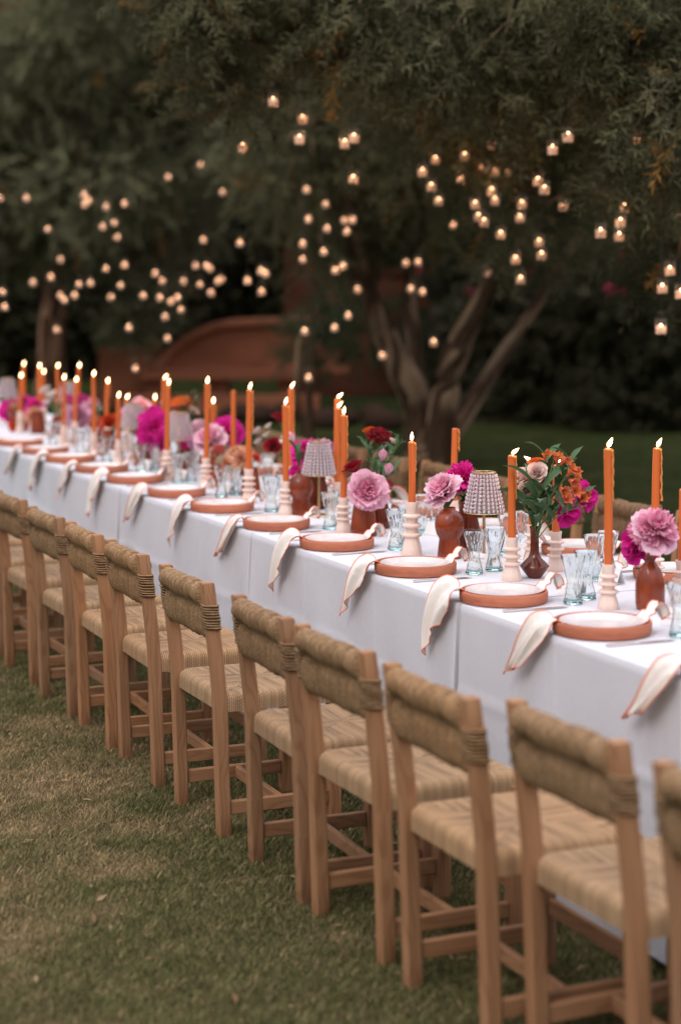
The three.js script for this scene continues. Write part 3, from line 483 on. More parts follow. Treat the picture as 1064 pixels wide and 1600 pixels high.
function napkinGeo(kind, seed) {
  const r = rng(seed), K = 46, m = 16, tx = [0.19, 0.235, 0.18][kind] + (r() - 0.5) * 0.04, ty = [-0.17, -0.155, -0.19][kind] + (r() - 0.5) * 0.03, slant = [0.10, 0.05, 0.08][kind], ph = r() * 6, ph2 = r() * 6;
  const C = new THREE.CatmullRomCurve3([V3(-0.06, 0.041, 0.158), V3(-0.038, 0.068, 0.150), V3(-0.02, 0.05, 0.130), V3(0.0, 0.0172, 0.1), V3(0.02, 0.0168, 0.0), V3(0.042, 0.0172, -0.095), V3(0.056, 0.0405, -0.128), V3(kind === 1 ? 0.08 : 0.098, 0.02, -0.152), V3(kind === 1 ? 0.12 : 0.132, -0.03, -0.168), V3(kind === 1 ? 0.17 : 0.158, ty * 0.62, -0.175), V3(tx, ty, -0.178)]);
  const width = (t) => t < 0.2 ? 0.018 + 0.024 * Math.sin(t / 0.2 * Math.PI) : t < 0.56 ? 0.034 : 0.034 + ([0.072, 0.056, 0.080][kind] - 0.034) * sstep(0.54, 0.70, t) - [0.050, 0.044, 0.056][kind] * clamp((t - 0.72) / 0.28);
  const ed = [[], []], rings = [];
  for (let k = 0; k <= K; k++) {
    const tb = k / K, ring = [];
    for (let i = 0; i <= m; i++) {
      const q = i / m * 2 - 1, t = tb * (1 - slant * (1 - q) * sstep(0.5, 1, tb)), p = C.getPoint(t), d = C.getPoint(Math.min(1, t + 0.01)).sub(C.getPoint(Math.max(0, t - 0.01))).normalize();
      const a = t > 0.62 ? V3(0.92, -0.04, 0.02) : V3(1, 0, 0.1), s = a.addScaledVector(d, -a.dot(d) * 0.8).normalize(), n = s.clone().cross(d).normalize(), w = width(t), hang = sstep(0.54, 0.72, t);
      const und = hang * (0.009 * Math.sin(q * 4.6 + ph + t * 3) + 0.005 * Math.sin(q * 9 + ph2 - t * 5)) + (t < 0.2 ? 0.014 * (q * q - 0.4) * (1 - t / 0.2) + 0.004 * Math.sin(q * 7 + ph) * (1 - t / 0.2) : 0);
      ring.push(p.addScaledVector(s, q * w * (1 - 0.12 * hang * Math.abs(Math.sin(q * 4.6 + ph)))).addScaledVector(n, und));
    }
    ed[0].push(ring[0]); ed[1].push(ring[m]); rings.push(ring);
  }
  const edge = (pts) => tube(pts, 0.0019, 5);
  return { cloth: loft(rings, { caps: false, closed: false, crease: 1.2 }), edges: [edge(ed[0]), edge(ed[1]), edge(rings[K]), edge(rings[0])] };
}
const napkins = [0, 1, 2, 0, 2, 1].map((k, i) => napkinGeo(k, 700 + i));
const knifeGeo = [loft([[0, 0.0015, 0.001], [0.02, 0.008, 0.0018], [0.09, 0.0095, 0.0018], [0.115, 0.006, 0.002]].map(([z, w, h]) => rectRing(V3(0, 0.0025, z), V3(1, 0, 0), V3(0, 1, 0), w * 2, h, 0.0006))), loft([[0.115, 0.004, 0.004], [0.13, 0.005, 0.005], [0.2, 0.008, 0.006], [0.216, 0.006, 0.004]].map(([z, w, h]) => rectRing(V3(0, 0.003, z), V3(1, 0, 0), V3(0, 1, 0), w * 2, h, 0.0012)))];
const forkGeo = [merge([-0.009, -0.003, 0.003, 0.009].map((x) => bar(V3(x, 0.006, 0), V3(x, 0.0035, 0.055), 0.0028, 0.002, V3(0, 1, 0), 0.0005))), loft([[0.053, 0.011, 0.002], [0.075, 0.011, 0.002], [0.09, 0.004, 0.003], [0.14, 0.003, 0.003], [0.19, 0.006, 0.0025], [0.205, 0.005, 0.002]].map(([z, w, h]) => rectRing(V3(0, 0.003, z), V3(1, 0, 0), V3(0, 1, 0), w * 2, h, 0.0006)))];
const glassGeo = lathe([[0, 0], [0.027, 0], [0.0295, 0.002], [0.0295, 0.007], [0.0265, 0.022], [0.0205, 0.045], [0.0175, 0.062], [0.0195, 0.074], [0.0285, 0.108], [0.0375, 0.143], [0.0372, 0.1455], [0.0358, 0.1455], [0.0352, 0.141], [0.0264, 0.108], [0.0172, 0.075], [0.0150, 0.062], [0.0172, 0.046], [0.0228, 0.024], [0.0245, 0.013], [0.02, 0.0095], [0, 0.0085]], 36);
const cardGeo = (() => { const c = bar(V3(-0.042, 0.0005, -0.018), V3(-0.042, 0.05, 0), 0.0006, 0.0006); c.dispose(); const s = new THREE.BufferGeometry(); s.setAttribute('position', new THREE.Float32BufferAttribute([-0.042, 0.0005, -0.02, 0.042, 0.0005, -0.02, 0.042, 0.05, 0, -0.042, 0.05, 0, 0.042, 0.0005, 0.02, -0.042, 0.0005, 0.02], 3)); s.setAttribute('uv', new THREE.Float32BufferAttribute([0, 0, 1, 0, 1, 1, 0, 1, 1, 2, 0, 2], 2)); s.setIndex([0, 1, 2, 0, 2, 3, 3, 2, 4, 3, 4, 5]); return toCreasedNormals(s, 0.3); })();
const scriptGeo = merge([0, 1].map((row) => { const pts = []; for (let i = 0; i < 60; i++) { const t = i / 59; const y = 0.034 - row * 0.013 + 0.0028 * Math.sin(i * 1.55 + row) * (0.6 + 0.5 * Math.sin(i * 0.37 + row * 2)); pts.push(V3(-0.026 + 0.052 * t + 0.001 * Math.sin(i * 1.55 + 1.2), y, -0.02 + y * 0.4 - 0.0012)); } return tube(pts, 0.0004, 3); }));
const first = {}, terras = [1, 0.92, 1.06, 0.97].map((k, i) => { const m = M.terra.clone(); m.color.multiplyScalar(k); m.name = 'terracotta_' + ['a', 'b', 'c', 'd'][i]; return m; });
function again(kind, build, pos, turn, label, group) {
  if (!first[kind]) { const t = build(); t.position.copy(pos); t.rotation.set(0, turn, 0); t.userData.label = label; t.userData.group = group; first[kind] = t; return t; }
  return copy(first[kind], first[kind].name.replace(/_\d+$/, ''), pos, turn, label, group);
}
function makeNapkin(n, label, pos, turn, group) {
  const t = thing('napkin', label, 'napkin', pos, turn, group); part('cloth', n.cloth, M.napkin, t); n.edges.forEach((e) => part('edging', e, M.edging, t)); return t;
}
const r2 = rng(4242);
SET.forEach((u, i) => {
  for (const far of [0, 1]) {
    if (far && (i < 2 || i > 9)) continue;
    const v = far ? 3.242 : 2.553, turn = TURN + (far ? Math.PI : 0) + (r2() - 0.5) * 0.06, sg = far ? -1 : 1, side = far ? 'far' : 'near', w = `${side} side, ${WHERE[i]}`, du = (x) => u + sg * x, vv = (z) => v + sg * z;
    again('charger', () => { const t = thing('charger_plate', '', 'charger plate', V3(0, 0, 0)); part('dish', chargerGeo, M.terra, t); return t; }, W(u, v, T0), turn + r2() * 6, `round terracotta charger plate on the white cloth, ${w}`, `terracotta chargers on the ${side} side`).traverse((m) => { if (m.isMesh) { m.material = terras[(i + far * 2) % 4]; m.scale.set(0.97 + 0.05 * r2(), 0.94 + 0.12 * r2(), 0.97 + 0.05 * r2()); } });
    again('plate', () => { const t = thing('dinner_plate', '', 'plate', V3(0, 0, 0)); part('dish', plateGeo, M.china, t); part('rim', rimGeo, M.chinaRim, t); return t; }, W(u, v, T0 + 0.0178), turn, `speckled white dinner plate lying in its charger, ${w}`, `dinner plates on the ${side} side`);
    const nk = i === 0 ? 1 : (i * 5 + far * 2) % 6;
    makeNapkin(napkins[nk], `cream napkin with orange edge hanging over the table, ${w}`, W(du((r2() - 0.5) * 0.02), v, T0), turn, `cream napkins on the ${side} side`);
    again('knife', () => { const t = thing('table_knife', '', 'knife', V3(0, 0, 0)); part('blade', knifeGeo[0], M.steel, t); part('handle', knifeGeo[1], M.steel, t); return t; }, W(du(-0.165), vv(0.115), T0), turn + Math.PI, `steel table knife beside its charger, ${w}`, `table knives on the ${side} side`);
    again('fork', () => { const t = thing('table_fork', '', 'fork', V3(0, 0, 0)); part('tines', forkGeo[0], M.steel, t); part('handle', forkGeo[1], M.steel, t); return t; }, W(du(0.16), vv(0.115), T0), turn + Math.PI, `steel table fork beside its charger, ${w}`, `table forks on the ${side} side`);
    const g1 = i === 3 ? [-0.12, 0.162] : [-0.14, 0.162], g2 = [-0.108, 0.243];
    for (const [k, [a, b]] of [g1, g2].entries()) again('tumbler', () => { const t = thing('tumbler', '', 'tumbler', V3(0, 0, 0)); part('flared_glass', glassGeo, M.glass, t); return t; }, W(du(a + (r2() - 0.5) * 0.02), vv(b + (r2() - 0.5) * 0.015), T0), r2() * 6, `pale aqua flared tumbler, ${k ? 'inner' : 'outer'} of its pair, ${w}`, `flared tumblers on the ${side} side`);
    again('card', () => { const t = thing('place_card', '', 'place card', V3(0, 0, 0)); part('folded_card', cardGeo, M.paper, t); part('handwriting', scriptGeo, M.ink, t).userData.kind = 'stuff'; return t; }, W(du(-0.04), vv(0.235), T0), turn + 0.25, `white folded place card behind its plate, ${w}`, `place cards on the ${side} side`);
  }
});

// ---------------------------------------------------------------- tapers and their holders
const holderGeo = lathe([[0, 0], [0.0315, 0], [0.0325, 0.003], [0.029, 0.02], [0.0235, 0.038], [0.0215, 0.046], [0.027, 0.0475], [0.0305, 0.05], [0.0305, 0.0535], [0.027, 0.056], [0.0185, 0.058], [0.0185, 0.069], [0.027, 0.0712], [0.0295, 0.0735], [0.0295, 0.0768], [0.026, 0.0795], [0.018, 0.0815], [0.018, 0.0925], [0.026, 0.0945], [0.0285, 0.0968], [0.0285, 0.1], [0.025, 0.1026], [0.0178, 0.105], [0.0185, 0.118], [0.0205, 0.133], [0.0198, 0.135], [0.0145, 0.1348], [0.0138, 0.122], [0, 0.122]], 40);
const flameGeo = lathe([[0, 0], [0.0028, 0.002], [0.0052, 0.007], [0.0058, 0.011], [0.0048, 0.0175], [0.0026, 0.0245], [0, 0.031]], 16);
const dripGeo = (len, seed) => { const r = rng(seed), n = 26, p = Array.from({ length: n }, (_, i) => V3(0.0145 - 0.001 * Math.sin(i) + 0.001 * r(), -len * i / (n - 1), (r() - 0.5) * 0.003)); return tube(p, p.map((_, i) => (i === 0 ? 0.002 : 0.0022 + 0.0020 * r()) * (i === n - 1 ? 1.3 : 1)), 7); };
function flameLight(parent, pos, power) { const l = new THREE.PointLight(new THREE.Color().setRGB(1, 0.62, 0.34), power); l.name = 'flame_light'; l.position.set(...pos); l.castShadow = true; l.shadow.radius = 0.3; parent.add(l); }
function taper(u, v, top, lit, hh, drip, where, tilt = 0.25, held = true) {
  const k = hh / 0.135, p = W(u, v, T0);
  if (held) { const h = again('holder', () => { const t = thing('candle_holder', '', 'candle holder', V3(0, 0, 0)); part('ribbed_body', holderGeo, M.blush, t); return t; }, p, TURN + u * 9, `blush ceramic ribbed candle holder ${where}`, 'ribbed candle holders on the table'); h.scale.set(0.6 + 0.4 * k, k, 0.6 + 0.4 * k); }
  const y0 = T0 + hh - 0.0125 * k, len = top - y0, t = thing('taper_candle', `${lit ? 'lit' : 'unlit'} orange taper candle ${where}`, 'candle', W(u, v, y0), 0, 'orange tapers on the table'), r = rng(Math.round(u * 1000));
  const lx = (r() - 0.5) * 0.012, bow = (r() - 0.5) * 0.006, bend = (y) => V3(lx * y / len + bow * Math.sin(y / len * Math.PI), y, 0);
  part('wax', tube([0, 0.004, len * 0.3, len * 0.6, len - 0.006, len - 0.0015, len].map(bend), [0.0125, 0.0132, 0.0128, 0.0122, 0.0116, 0.0108, 0.007], 20), M.wax, t);
  part('wick', tube([V3(lx, len, 0), V3(lx + 0.0003, len + 0.004, 0), V3(lx + 0.0015, len + 0.009, 0.0004)], 0.0009, 5), M.wick, t);
  if (drip) part('wax_drip', dripGeo(drip * len, Math.round(u * 777)), M.drip, t, [lx * 0.9, len - 0.003, 0]).rotation.y = -0.25 + r() * 0.5;
  if (lit) { const f = part('flame', flameGeo, M.flame, t, [lx + 0.001, len + 0.004, 0]); f.rotation.z = -tilt; flameLight(t, [lx + 0.001 + 0.010 * Math.sin(tilt), len + 0.004 + 0.010 * Math.cos(tilt), 0], 0.02); }
}
[
  [3.265, 2.762, 1.224, 1, 0.132, 0.42, 'before the woven chair, left of the brown bottle', 0.45], [3.383, 3.05, 1.198, 1, 0.135, 0.5, 'rising behind the pale peony at the right', 0.5], [3.21, 3.0, 1.095, 0, 0.13, 0, 'half cut by the right edge, behind the brown bottle', 0],
  [3.789, 2.979, 1.106, 1, 0.132, 0.5, 'in front of the alstroemeria bouquet', 0.5], [3.736, 2.758, 1.156, 1, 0.14, 0.5, 'just right of the front crystal lamp', 0.9], [3.925, 2.985, 1.099, 1, 0.135, 0, 'hidden behind the blush roses, flame blown left', -1.0],
  [4.26, 2.708, 1.153, 1, 0.19, 0.45, 'in the tallest holder between the two pink peonies', 0.05], [4.513, 3.06, 1.162, 0, 0.135, 0.3, 'behind the magenta peony before the olive trunk', 0],
  [4.79, 2.732, 1.205, 1, 0.135, 0.5, 'right one of three beside the middle lamp', 0.15], [5.19, 2.93, 1.195, 1, 0.135, 0.3, 'middle one of three beside the middle lamp', 0.75], [5.30, 2.985, 1.225, 1, 0.135, 0.3, 'hindmost of three beside the middle lamp', 0.9],
  [5.753, 3.0, 1.239, 1, 0.135, 0.6, 'behind the red roses, taller of two', 0.6], [5.28, 2.735, 1.208, 1, 0.14, 0.6, 'left of the round vase with the tulip', 0.3], [5.645, 2.74, 1.249, 1, 0.15, 0.5, 'right of the peach dahlias', 0.25], [6.397, 3.02, 1.19, 0, 0.135, 0, 'plain, before the magenta peony in the middle', 0],
  [6.697, 3.05, 1.10, 1, 0.135, 0.3, 'short, between two tall ones in the middle', 0.1], [6.18, 2.775, 1.243, 1, 0.14, 0.3, 'left of the short one, above the pale pink peony', 0.2], [6.5, 2.71, 1.217, 1, 0.15, 0, 'before the orange poppy, front of two', 0.2], [7.123, 2.95, 1.204, 1, 0.135, 0.2, 'behind the orange poppy, rear of two', 0.6], [7.486, 3.05, 1.065, 1, 0.135, 0, 'lowest, above the magenta bouquet on the left', 0.1],
  [7.8, 3.0, 1.05, 1, 0.135, 0, 'second of a low pair left of the crystal lamp', 0.5], [7.24, 2.74, 1.105, 1, 0.13, 0, 'first of a low pair left of the crystal lamp', 0.2], [8.13, 3.0, 1.123, 1, 0.135, 0.3, 'rear of the pair at the lilac peony', 0.2], [7.68, 2.76, 1.197, 1, 0.13, 0, 'front of the pair at the lilac peony', 0.2],
  [8.738, 3.04, 1.185, 1, 0.135, 0, 'tall, rear, above the pink stock flowers', 0.2], [8.325, 2.87, 1.124, 1, 0.135, 0, 'below the tall rear one, at the pink stock flowers', 0.2], [8.09, 2.72, 1.155, 1, 0.135, 0, 'front, before the white spray roses', 0.2], [8.992, 2.98, 1.173, 1, 0.135, 0, 'rear, behind the white spray roses', 0.3], [9.198, 2.92, 1.164, 1, 0.135, 0, 'right of the magenta peonies at the far left', 0.2], [9.6, 3.08, 1.1, 1, 0.135, 0, 'lower, behind the far left pair', 0.2], [9.727, 2.98, 1.15, 1, 0.135, 0, 'tall, second from the left edge', 0.2], [9.148, 2.78, 1.107, 1, 0.135, 0, 'nearest the left edge, before the magenta peony', 0.2],
].forEach((a) => taper(...a));

// ---------------------------------------------------------------- crystal lamps
{
  const n = 72, hs = 10, rings = [];
  for (let k = 0; k <= hs * 3; k++) { const t = k / (hs * 3), r0 = 0.0695 - 0.028 * t, y = 0.171 + 0.139 * t; rings.push(Array.from({ length: n }, (_, i) => { const f = (i % 3) / 3, row = Math.sin(t * hs * Math.PI * 2 + (Math.floor(i / 3) % 2) * Math.PI), r = r0 * (1 + (f === 0 ? -0.03 : 0.016) + 0.02 * row * (t > 0.05 && t < 0.96 ? 1 : 0)); const a = i / n * 2 * Math.PI; return V3(Math.cos(a) * r, y, Math.sin(a) * r); })); }
  const inner = [0.171, 0.31].map((y, k) => Array.from({ length: n }, (_, i) => { const a = i / n * 2 * Math.PI, r = k ? 0.0375 : 0.0650; return V3(Math.cos(a) * r, y, Math.sin(a) * r); })).reverse(), shadeGeo = loft([...rings, ...inner, rings[0]], { caps: false, crease: 0.12 });
  const bead = new THREE.OctahedronGeometry(1, 1), facets = merge(Array.from({ length: 26 * 10 }, (_, i) => { const col = i % 26, row = Math.floor(i / 26), t = (row + 0.5 + (col % 2) * 0.12) / 10.4, r = 0.0715 - 0.0285 * t, a = col / 26 * 2 * Math.PI; return bead.clone().scale(0.0052 * (1 - 0.35 * t), 0.0064, 0.003).rotateY(-a + Math.PI / 2).translate(Math.cos(a) * r, 0.172 + 0.137 * t, Math.sin(a) * r); }));
  M.facet = std('cut_crystal_facets', [0.93, 0.88, 0.89], { transmission: 0.62, thickness: 0, roughness: 0.12, ior: 1.7, flatShading: true });
  const band = merge([new THREE.TorusGeometry(0.0697, 0.0016, 6, 60).rotateX(Math.PI / 2).translate(0, 0.171, 0), new THREE.TorusGeometry(0.0417, 0.0016, 6, 60).rotateX(Math.PI / 2).translate(0, 0.31, 0)]);
  const standGeo = lathe([[0, 0], [0.044, 0], [0.045, 0.003], [0.043, 0.006], [0.012, 0.009], [0.0055, 0.016], [0.005, 0.2], [0.005, 0.306], [0.012, 0.31], [0.012, 0.313], [0, 0.315]], 30), spokes = merge([0, 1, 2].map((k) => tube([V3(0, 0.307, 0), V3(Math.cos(k * 2.09) * 0.041, 0.309, Math.sin(k * 2.09) * 0.041)], 0.0014, 5)));
  [[4.038, 2.862, 'at the front, between peonies and tapers'], [5.187, 2.84, 'in the middle, behind the round brown vase'], [7.39, 2.88, 'left of the magenta bouquet'], [6.72, 2.87, 'behind the pale pink peony in the middle'], [9.85, 2.9, 'at the far left edge'], [9.3, 3.16, 'small in the distance behind the far left tapers']].forEach(([u, v, w]) => again('lamp', () => { const t = thing('table_lamp', '', 'table lamp', V3(0, 0, 0)); part('lamp_shade', shadeGeo, M.crystal, t); part('shade_ring', band, M.gold, t); part('cut_facets', facets, M.facet, t).userData.kind = 'stuff'; part('stand', standGeo, M.gold, t); part('shade_carrier', spokes, M.gold, t); return t; }, W(u, v, T0), TURN, `cut crystal table lamp on brass stem, ${w}`, 'crystal table lamps'));
}

// ---------------------------------------------------------------- vases
const VG = {
  bottle: lathe([[0, 0], [0.036, 0], [0.041, 0.004], [0.0435, 0.02], [0.0435, 0.07], [0.041, 0.09], [0.033, 0.115], [0.021, 0.132], [0.0145, 0.141], [0.014, 0.158], [0.0155, 0.162], [0.0135, 0.163], [0.011, 0.16], [0.011, 0.14], [0, 0.138]]),
  globe: lathe([[0, 0], [0.042, 0], [0.043, 0.003], [0.040, 0.03], [0.036, 0.066], [0.0365, 0.07], [0.045, 0.084], [0.0505, 0.104], [0.0515, 0.12], [0.048, 0.14], [0.039, 0.156], [0.026, 0.166], [0.021, 0.172], [0.022, 0.178], [0.019, 0.178], [0.017, 0.17], [0, 0.165]]),
  cone: lathe([[0, 0], [0.05, 0], [0.052, 0.004], [0.050, 0.03], [0.044, 0.075], [0.037, 0.12], [0.034, 0.138], [0.035, 0.142], [0.032, 0.142], [0.03, 0.135], [0, 0.13]]),
  flare: lathe([[0, 0], [0.046, 0], [0.049, 0.004], [0.050, 0.03], [0.043, 0.08], [0.034, 0.12], [0.033, 0.15], [0.036, 0.178], [0.034, 0.18], [0.030, 0.172], [0, 0.165]]),
  diamond: lathe([[0, 0], [0.02, 0], [0.046, 0.034], [0.048, 0.038], [0.046, 0.042], [0.022, 0.066], [0.0145, 0.085], [0.0135, 0.12], [0.015, 0.16], [0.0175, 0.168], [0.015, 0.168], [0.012, 0.16], [0, 0.155]], 24),
};
const VASE_AT = {}, mouth = { bottle: 0.15, globe: 0.168, cone: 0.133, flare: 0.168, diamond: 0.158 };
[
  ['bottle', 3.2, 2.865, 1, 'brown', 'small brown bottle vase at the right, under the pale peony'], ['globe', 4.152, 2.795, 1, 'brown', 'glossy round bellied brown vase beside the front lamp'], ['flare', 4.232, 2.93, 1, 'darkBrown', 'dark brown flared vase behind the round one at the front lamp'],
  ['cone', 4.688, 2.762, 1.02, 'brown', 'tapered brown vase holding the big pink peony'], ['flare', 4.81, 2.9, 1, 'darkBrown', 'dark brown vase behind the tapered one with tulips'], ['globe', 5.253, 2.791, 1, 'brown', 'glossy round bellied vase with a tulip, before the middle lamp'], ['flare', 5.36, 2.93, 1, 'darkBrown', 'dark brown vase under the magenta peony behind the middle lamp'],
  ['diamond', 3.731, 2.846, 1, 'darkBrown', 'bronze brown vase with slim neck and diamond shaped base'], ['cone', 6.243, 2.85, 0.95, 'brown', 'brown vase under the pale pink peony in the middle'], ['cone', 5.95, 3.12, 1.1, 'brown', 'brown vase holding the red and white roses'], ['cone', 5.83, 2.84, 0.9, 'brown', 'brown vase of peach dahlias beside the tapers'], ['bottle', 6.53, 3.1, 1, 'brown', 'brown bottle vase behind the plain taper'],
  ['cone', 7.12, 2.83, 1, 'brown', 'brown vase under the magenta bouquet on the left'], ['flare', 6.86, 2.96, 1, 'brown', 'brown vase of the orange poppy bouquet'], ['cone', 7.63, 2.83, 1, 'brown', 'brown vase at the orange ranunculus on the left'], ['globe', 8.25, 2.98, 1, 'brown', 'brown vase of lilac peony and stock'], ['cone', 8.62, 2.86, 1, 'brown', 'brown vase under the white spray roses at left'], ['globe', 9.5, 2.85, 1, 'brown', 'brown vase of magenta peonies at the left edge'], ['cone', 9.02, 2.86, 1, 'brown', 'brown vase right of the left edge peonies'],
].forEach(([g, u, v, k, m, label], i) => { const t = thing('vase', label, 'vase', W(u, v, T0), i); part('glazed_body', VG[g], M[m], t); t.scale.setScalar(k); VASE_AT[i] = W(u, v, T0 + k * mouth[g] - 0.02); });
// ---------------------------------------------------------------- flowers
function petal({ l, w, a0, a1, cup = 0.3, ruf = 0, tip = 0.6, notch = 0, ns = 6, nt = 6, seed = 1, r0 = 0.01 }) {
  const r = rng(seed), ph = [r() * 6, r() * 6, r() * 6], rings = [];
  let x = r0, y = 0;
  for (let j = 0; j <= nt; j++) {
    const t = j / nt, a = a0 + (a1 - a0) * t, hw = w / 2 * (0.16 + 0.84 * Math.pow(Math.sin(Math.PI * Math.min(1, 0.06 + 0.56 * t) ), 0.9)) * (t > 0.7 ? 1 - (1 - tip) * Math.pow((t - 0.7) / 0.3, 2) : 1), ring = [];
    if (j) { x += Math.sin(a) * l / nt; y += Math.cos(a) * l / nt; }
    for (let i = 0; i <= ns; i++) {
      const s = i / ns * 2 - 1, off = cup * hw * s * s + ruf * t * t * (Math.sin(s * 7 + ph[0]) * 0.6 + Math.sin(s * 13 + ph[1]) * 0.4), back = -notch * t * t * (1 - Math.abs(s)) * l - 0.12 * l * s * s * t * t + ruf * 0.5 * t * t * Math.sin(s * 9 + ph[2]);
      ring.push(V3(hw * s, y + Math.sin(a) * off + Math.cos(a) * back, x - Math.cos(a) * off + Math.sin(a) * back));
    }
    rings.push(ring);
  }
  return loft(rings, { caps: false, closed: false, crease: 1.4 });
}
const spin = (g, a, tilt = 0, lift = 0, s = 1) => { const c = g.clone(); if (s !== 1) c.scale(s, s, s); if (tilt) c.rotateX(tilt); c.rotateY(a); if (lift) c.translate(0, lift, 0); return c; };
const HEADS = {};
{
  const q = rng(31);
  const outer = [1, 2, 3].map((k) => petal({ l: 0.50, w: 0.46, a0: 0.9, a1: 1.75, cup: 0.28, ruf: 0.034, tip: 0.8, notch: 0.05, seed: k })), second = [4, 5, 6].map((k) => petal({ l: 0.46, w: 0.40, a0: 0.55, a1: 1.05, cup: 0.5, ruf: 0.045, tip: 0.75, notch: 0.05, seed: k }));
  const small = [7, 8, 9, 10].map((k) => petal({ l: 0.40, w: 0.2, a0: 0.15, a1: 0.75, cup: 0.6, ruf: 0.055, tip: 0.7, notch: 0.16, ns: 5, nt: 5, seed: k }));
  const ring = (list, n, jit, lift) => Array.from({ length: n }, (_, i) => spin(list[i % list.length], (i + q() * jit) / n * 6.283, (q() - 0.5) * 0.25, lift, 0.9 + q() * 0.22));
  const inner = []; for (let i = 0; i < 46; i++) inner.push(spin(small[i % 4], q() * 6.28, -0.5 + 1.15 * Math.sqrt(i / 46) + (q() - 0.5) * 0.3, 0.02 + q() * 0.03, 0.72 + q() * 0.42));
  HEADS.peony = { petal: [...ring(outer, 8, 0.5, 0), ...ring(second, 8, 0.5, 0.01)], ruffled_centre: [merge(inner)] };
  const ball = []; for (let i = 0; i < 120; i++) { const k = Math.sqrt(i / 120); ball.push(spin(small[i % 4], q() * 6.28, -0.55 + 2.1 * k + (q() - 0.5) * 0.3, 0.03 + 0.06 * (1 - k), 0.85 + q() * 0.35)); }
  HEADS.pompom = { petal: ring(outer, 6, 0.6, -0.02), ruffled_centre: [merge(ball)] };
  const loose = []; for (let i = 0; i < 26; i++) loose.push(spin(second[i % 3], q() * 6.28, -0.45 + 1.1 * (i / 26) + (q() - 0.5) * 0.4, 0.02, 0.6 + 0.45 * q()));
  HEADS.loose = { petal: ring(outer, 7, 0.8, 0), ruffled_centre: [merge(loose)] };
  const rose = []; for (let i = 0; i < 24; i++) { const k = i / 24; rose.push(spin(petal({ l: 0.36 + 0.12 * k, w: 0.2 + 0.3 * k, a0: -0.05 + 0.55 * k, a1: 0.15 + 1.35 * k * k, cup: 0.75 - 0.35 * k, ruf: 0.01, tip: 0.8, seed: 40 + i, r0: 0.015 + 0.05 * k }), i * 2.4, 0, 0.06 * (1 - k))); }
  HEADS.rose = { petals: [merge(rose)] };
  const tul = []; for (let i = 0; i < 6; i++) tul.push(spin(petal({ l: 0.98, w: 0.62, a0: i < 3 ? 0.55 : 0.5, a1: i < 3 ? -0.42 : -0.5, cup: 0.5, tip: 0.35, seed: 60 + i, nt: 8 }), i * 2.094 + (i > 2 ? 1.047 : 0)));
  HEADS.tulip = { petal: tul };
  const dah = []; for (let k = 0; k < 6; k++) for (let i = 0; i < 15 - k * 2; i++) dah.push(spin(petal({ l: 0.5 - 0.06 * k, w: 0.115, a0: 1.1 - 0.22 * k, a1: 1.45 - 0.28 * k, cup: 0.9, tip: 0.3, ns: 2, nt: 4, seed: 80 + i }), (i + 0.5 * (k % 2) + 0.3 * q()) / (15 - k * 2) * 6.283, (q() - 0.5) * 0.3, 0.02 * k, 0.85 + 0.25 * q()));
  HEADS.dahlia = { petals: [merge(dah)] };
  const cock = []; for (let i = 0; i < 90; i++) { const a = q() * 6.28, k = Math.sqrt(q()); cock.push(spin(petal({ l: 0.2, w: 0.2, a0: 0.2, a1: 0.9, cup: 0.5, ruf: 0.06, ns: 4, nt: 3, seed: 100 + i % 6 }), q() * 6.28, 0, 0).translate(Math.cos(a) * k * 0.36, 0.22 * (1 - k * k), Math.sin(a) * k * 0.36)); }
  HEADS.cockscomb = { crest: [merge(cock)] };
  const poppy = []; for (let i = 0; i < 7; i++) poppy.push(spin(petal({ l: 0.5, w: 0.58, a0: 0.75, a1: 1.15, cup: 0.35, ruf: 0.03, tip: 0.8, seed: 120 + i }), i * 0.9 + (i > 3 ? 0.45 : 0), i > 3 ? -0.25 : 0.05));
  HEADS.poppy = { petal: poppy, stamens: [merge(Array.from({ length: 24 }, () => new THREE.SphereGeometry(0.022, 5, 4).translate((q() - 0.5) * 0.2, 0.13 + q() * 0.07, (q() - 0.5) * 0.2)))] };
  const lily = []; for (const [dx, dz, t] of [[0, 0, 0], [0.34, 0.1, 0.5], [-0.28, 0.2, -0.4], [0.05, -0.34, 0.5], [0.2, 0.36, -0.5], [-0.3, -0.2, 0.4]]) for (let i = 0; i < 6; i++) lily.push(spin(petal({ l: 0.36, w: i % 2 ? 0.12 : 0.19, a0: 0.1, a1: 0.85, cup: 0.5, ruf: 0.02, tip: 0.5, ns: 3, nt: 5, seed: 140 + i }), i * 1.047).rotateX(t).translate(dx, -Math.abs(dx) * 0.3, dz));
  HEADS.alstroemeria = { petals: [merge(lily)] };
  const dome = []; for (let i = 0; i < 60; i++) { const a = i * 2.4, k = Math.sqrt((i + 0.5) / 60), th = k * 1.5; for (let m = 0; m < 4; m++) dome.push(spin(petal({ l: 0.1, w: 0.1, a0: 1.1, a1: 1.5, cup: 0.2, ns: 2, nt: 2, seed: m }), m * 1.57 + i).rotateX(th).rotateY(a).translate(Math.sin(a) * Math.sin(th) * 0.42, Math.cos(th) * 0.36, Math.cos(a) * Math.sin(th) * 0.42)); }
  HEADS.hydrangea = { florets: [merge(dome)] };
}
const petalMats = {}, petalMap = tex(128, (x, y) => { const t = sstep(0, 0.8, y), v = 0.94 + 0.06 * Math.sin(x * 40 * Math.PI + 3 * vn(x * 6, y * 3, 6, 4)); return mix([0.96, 0.80, 0.86], [1, 1, 1], t).map((c) => c * v); }, { rx: 1 / 0.4, ry: 1 / 0.56 });
const P = (name, c) => petalMats[name] ??= std(name + '_petal', c, { map: petalMap, transmission: 0.22, thickness: 0, roughness: 0.85, specularIntensity: 0.4, side: THREE.DoubleSide });
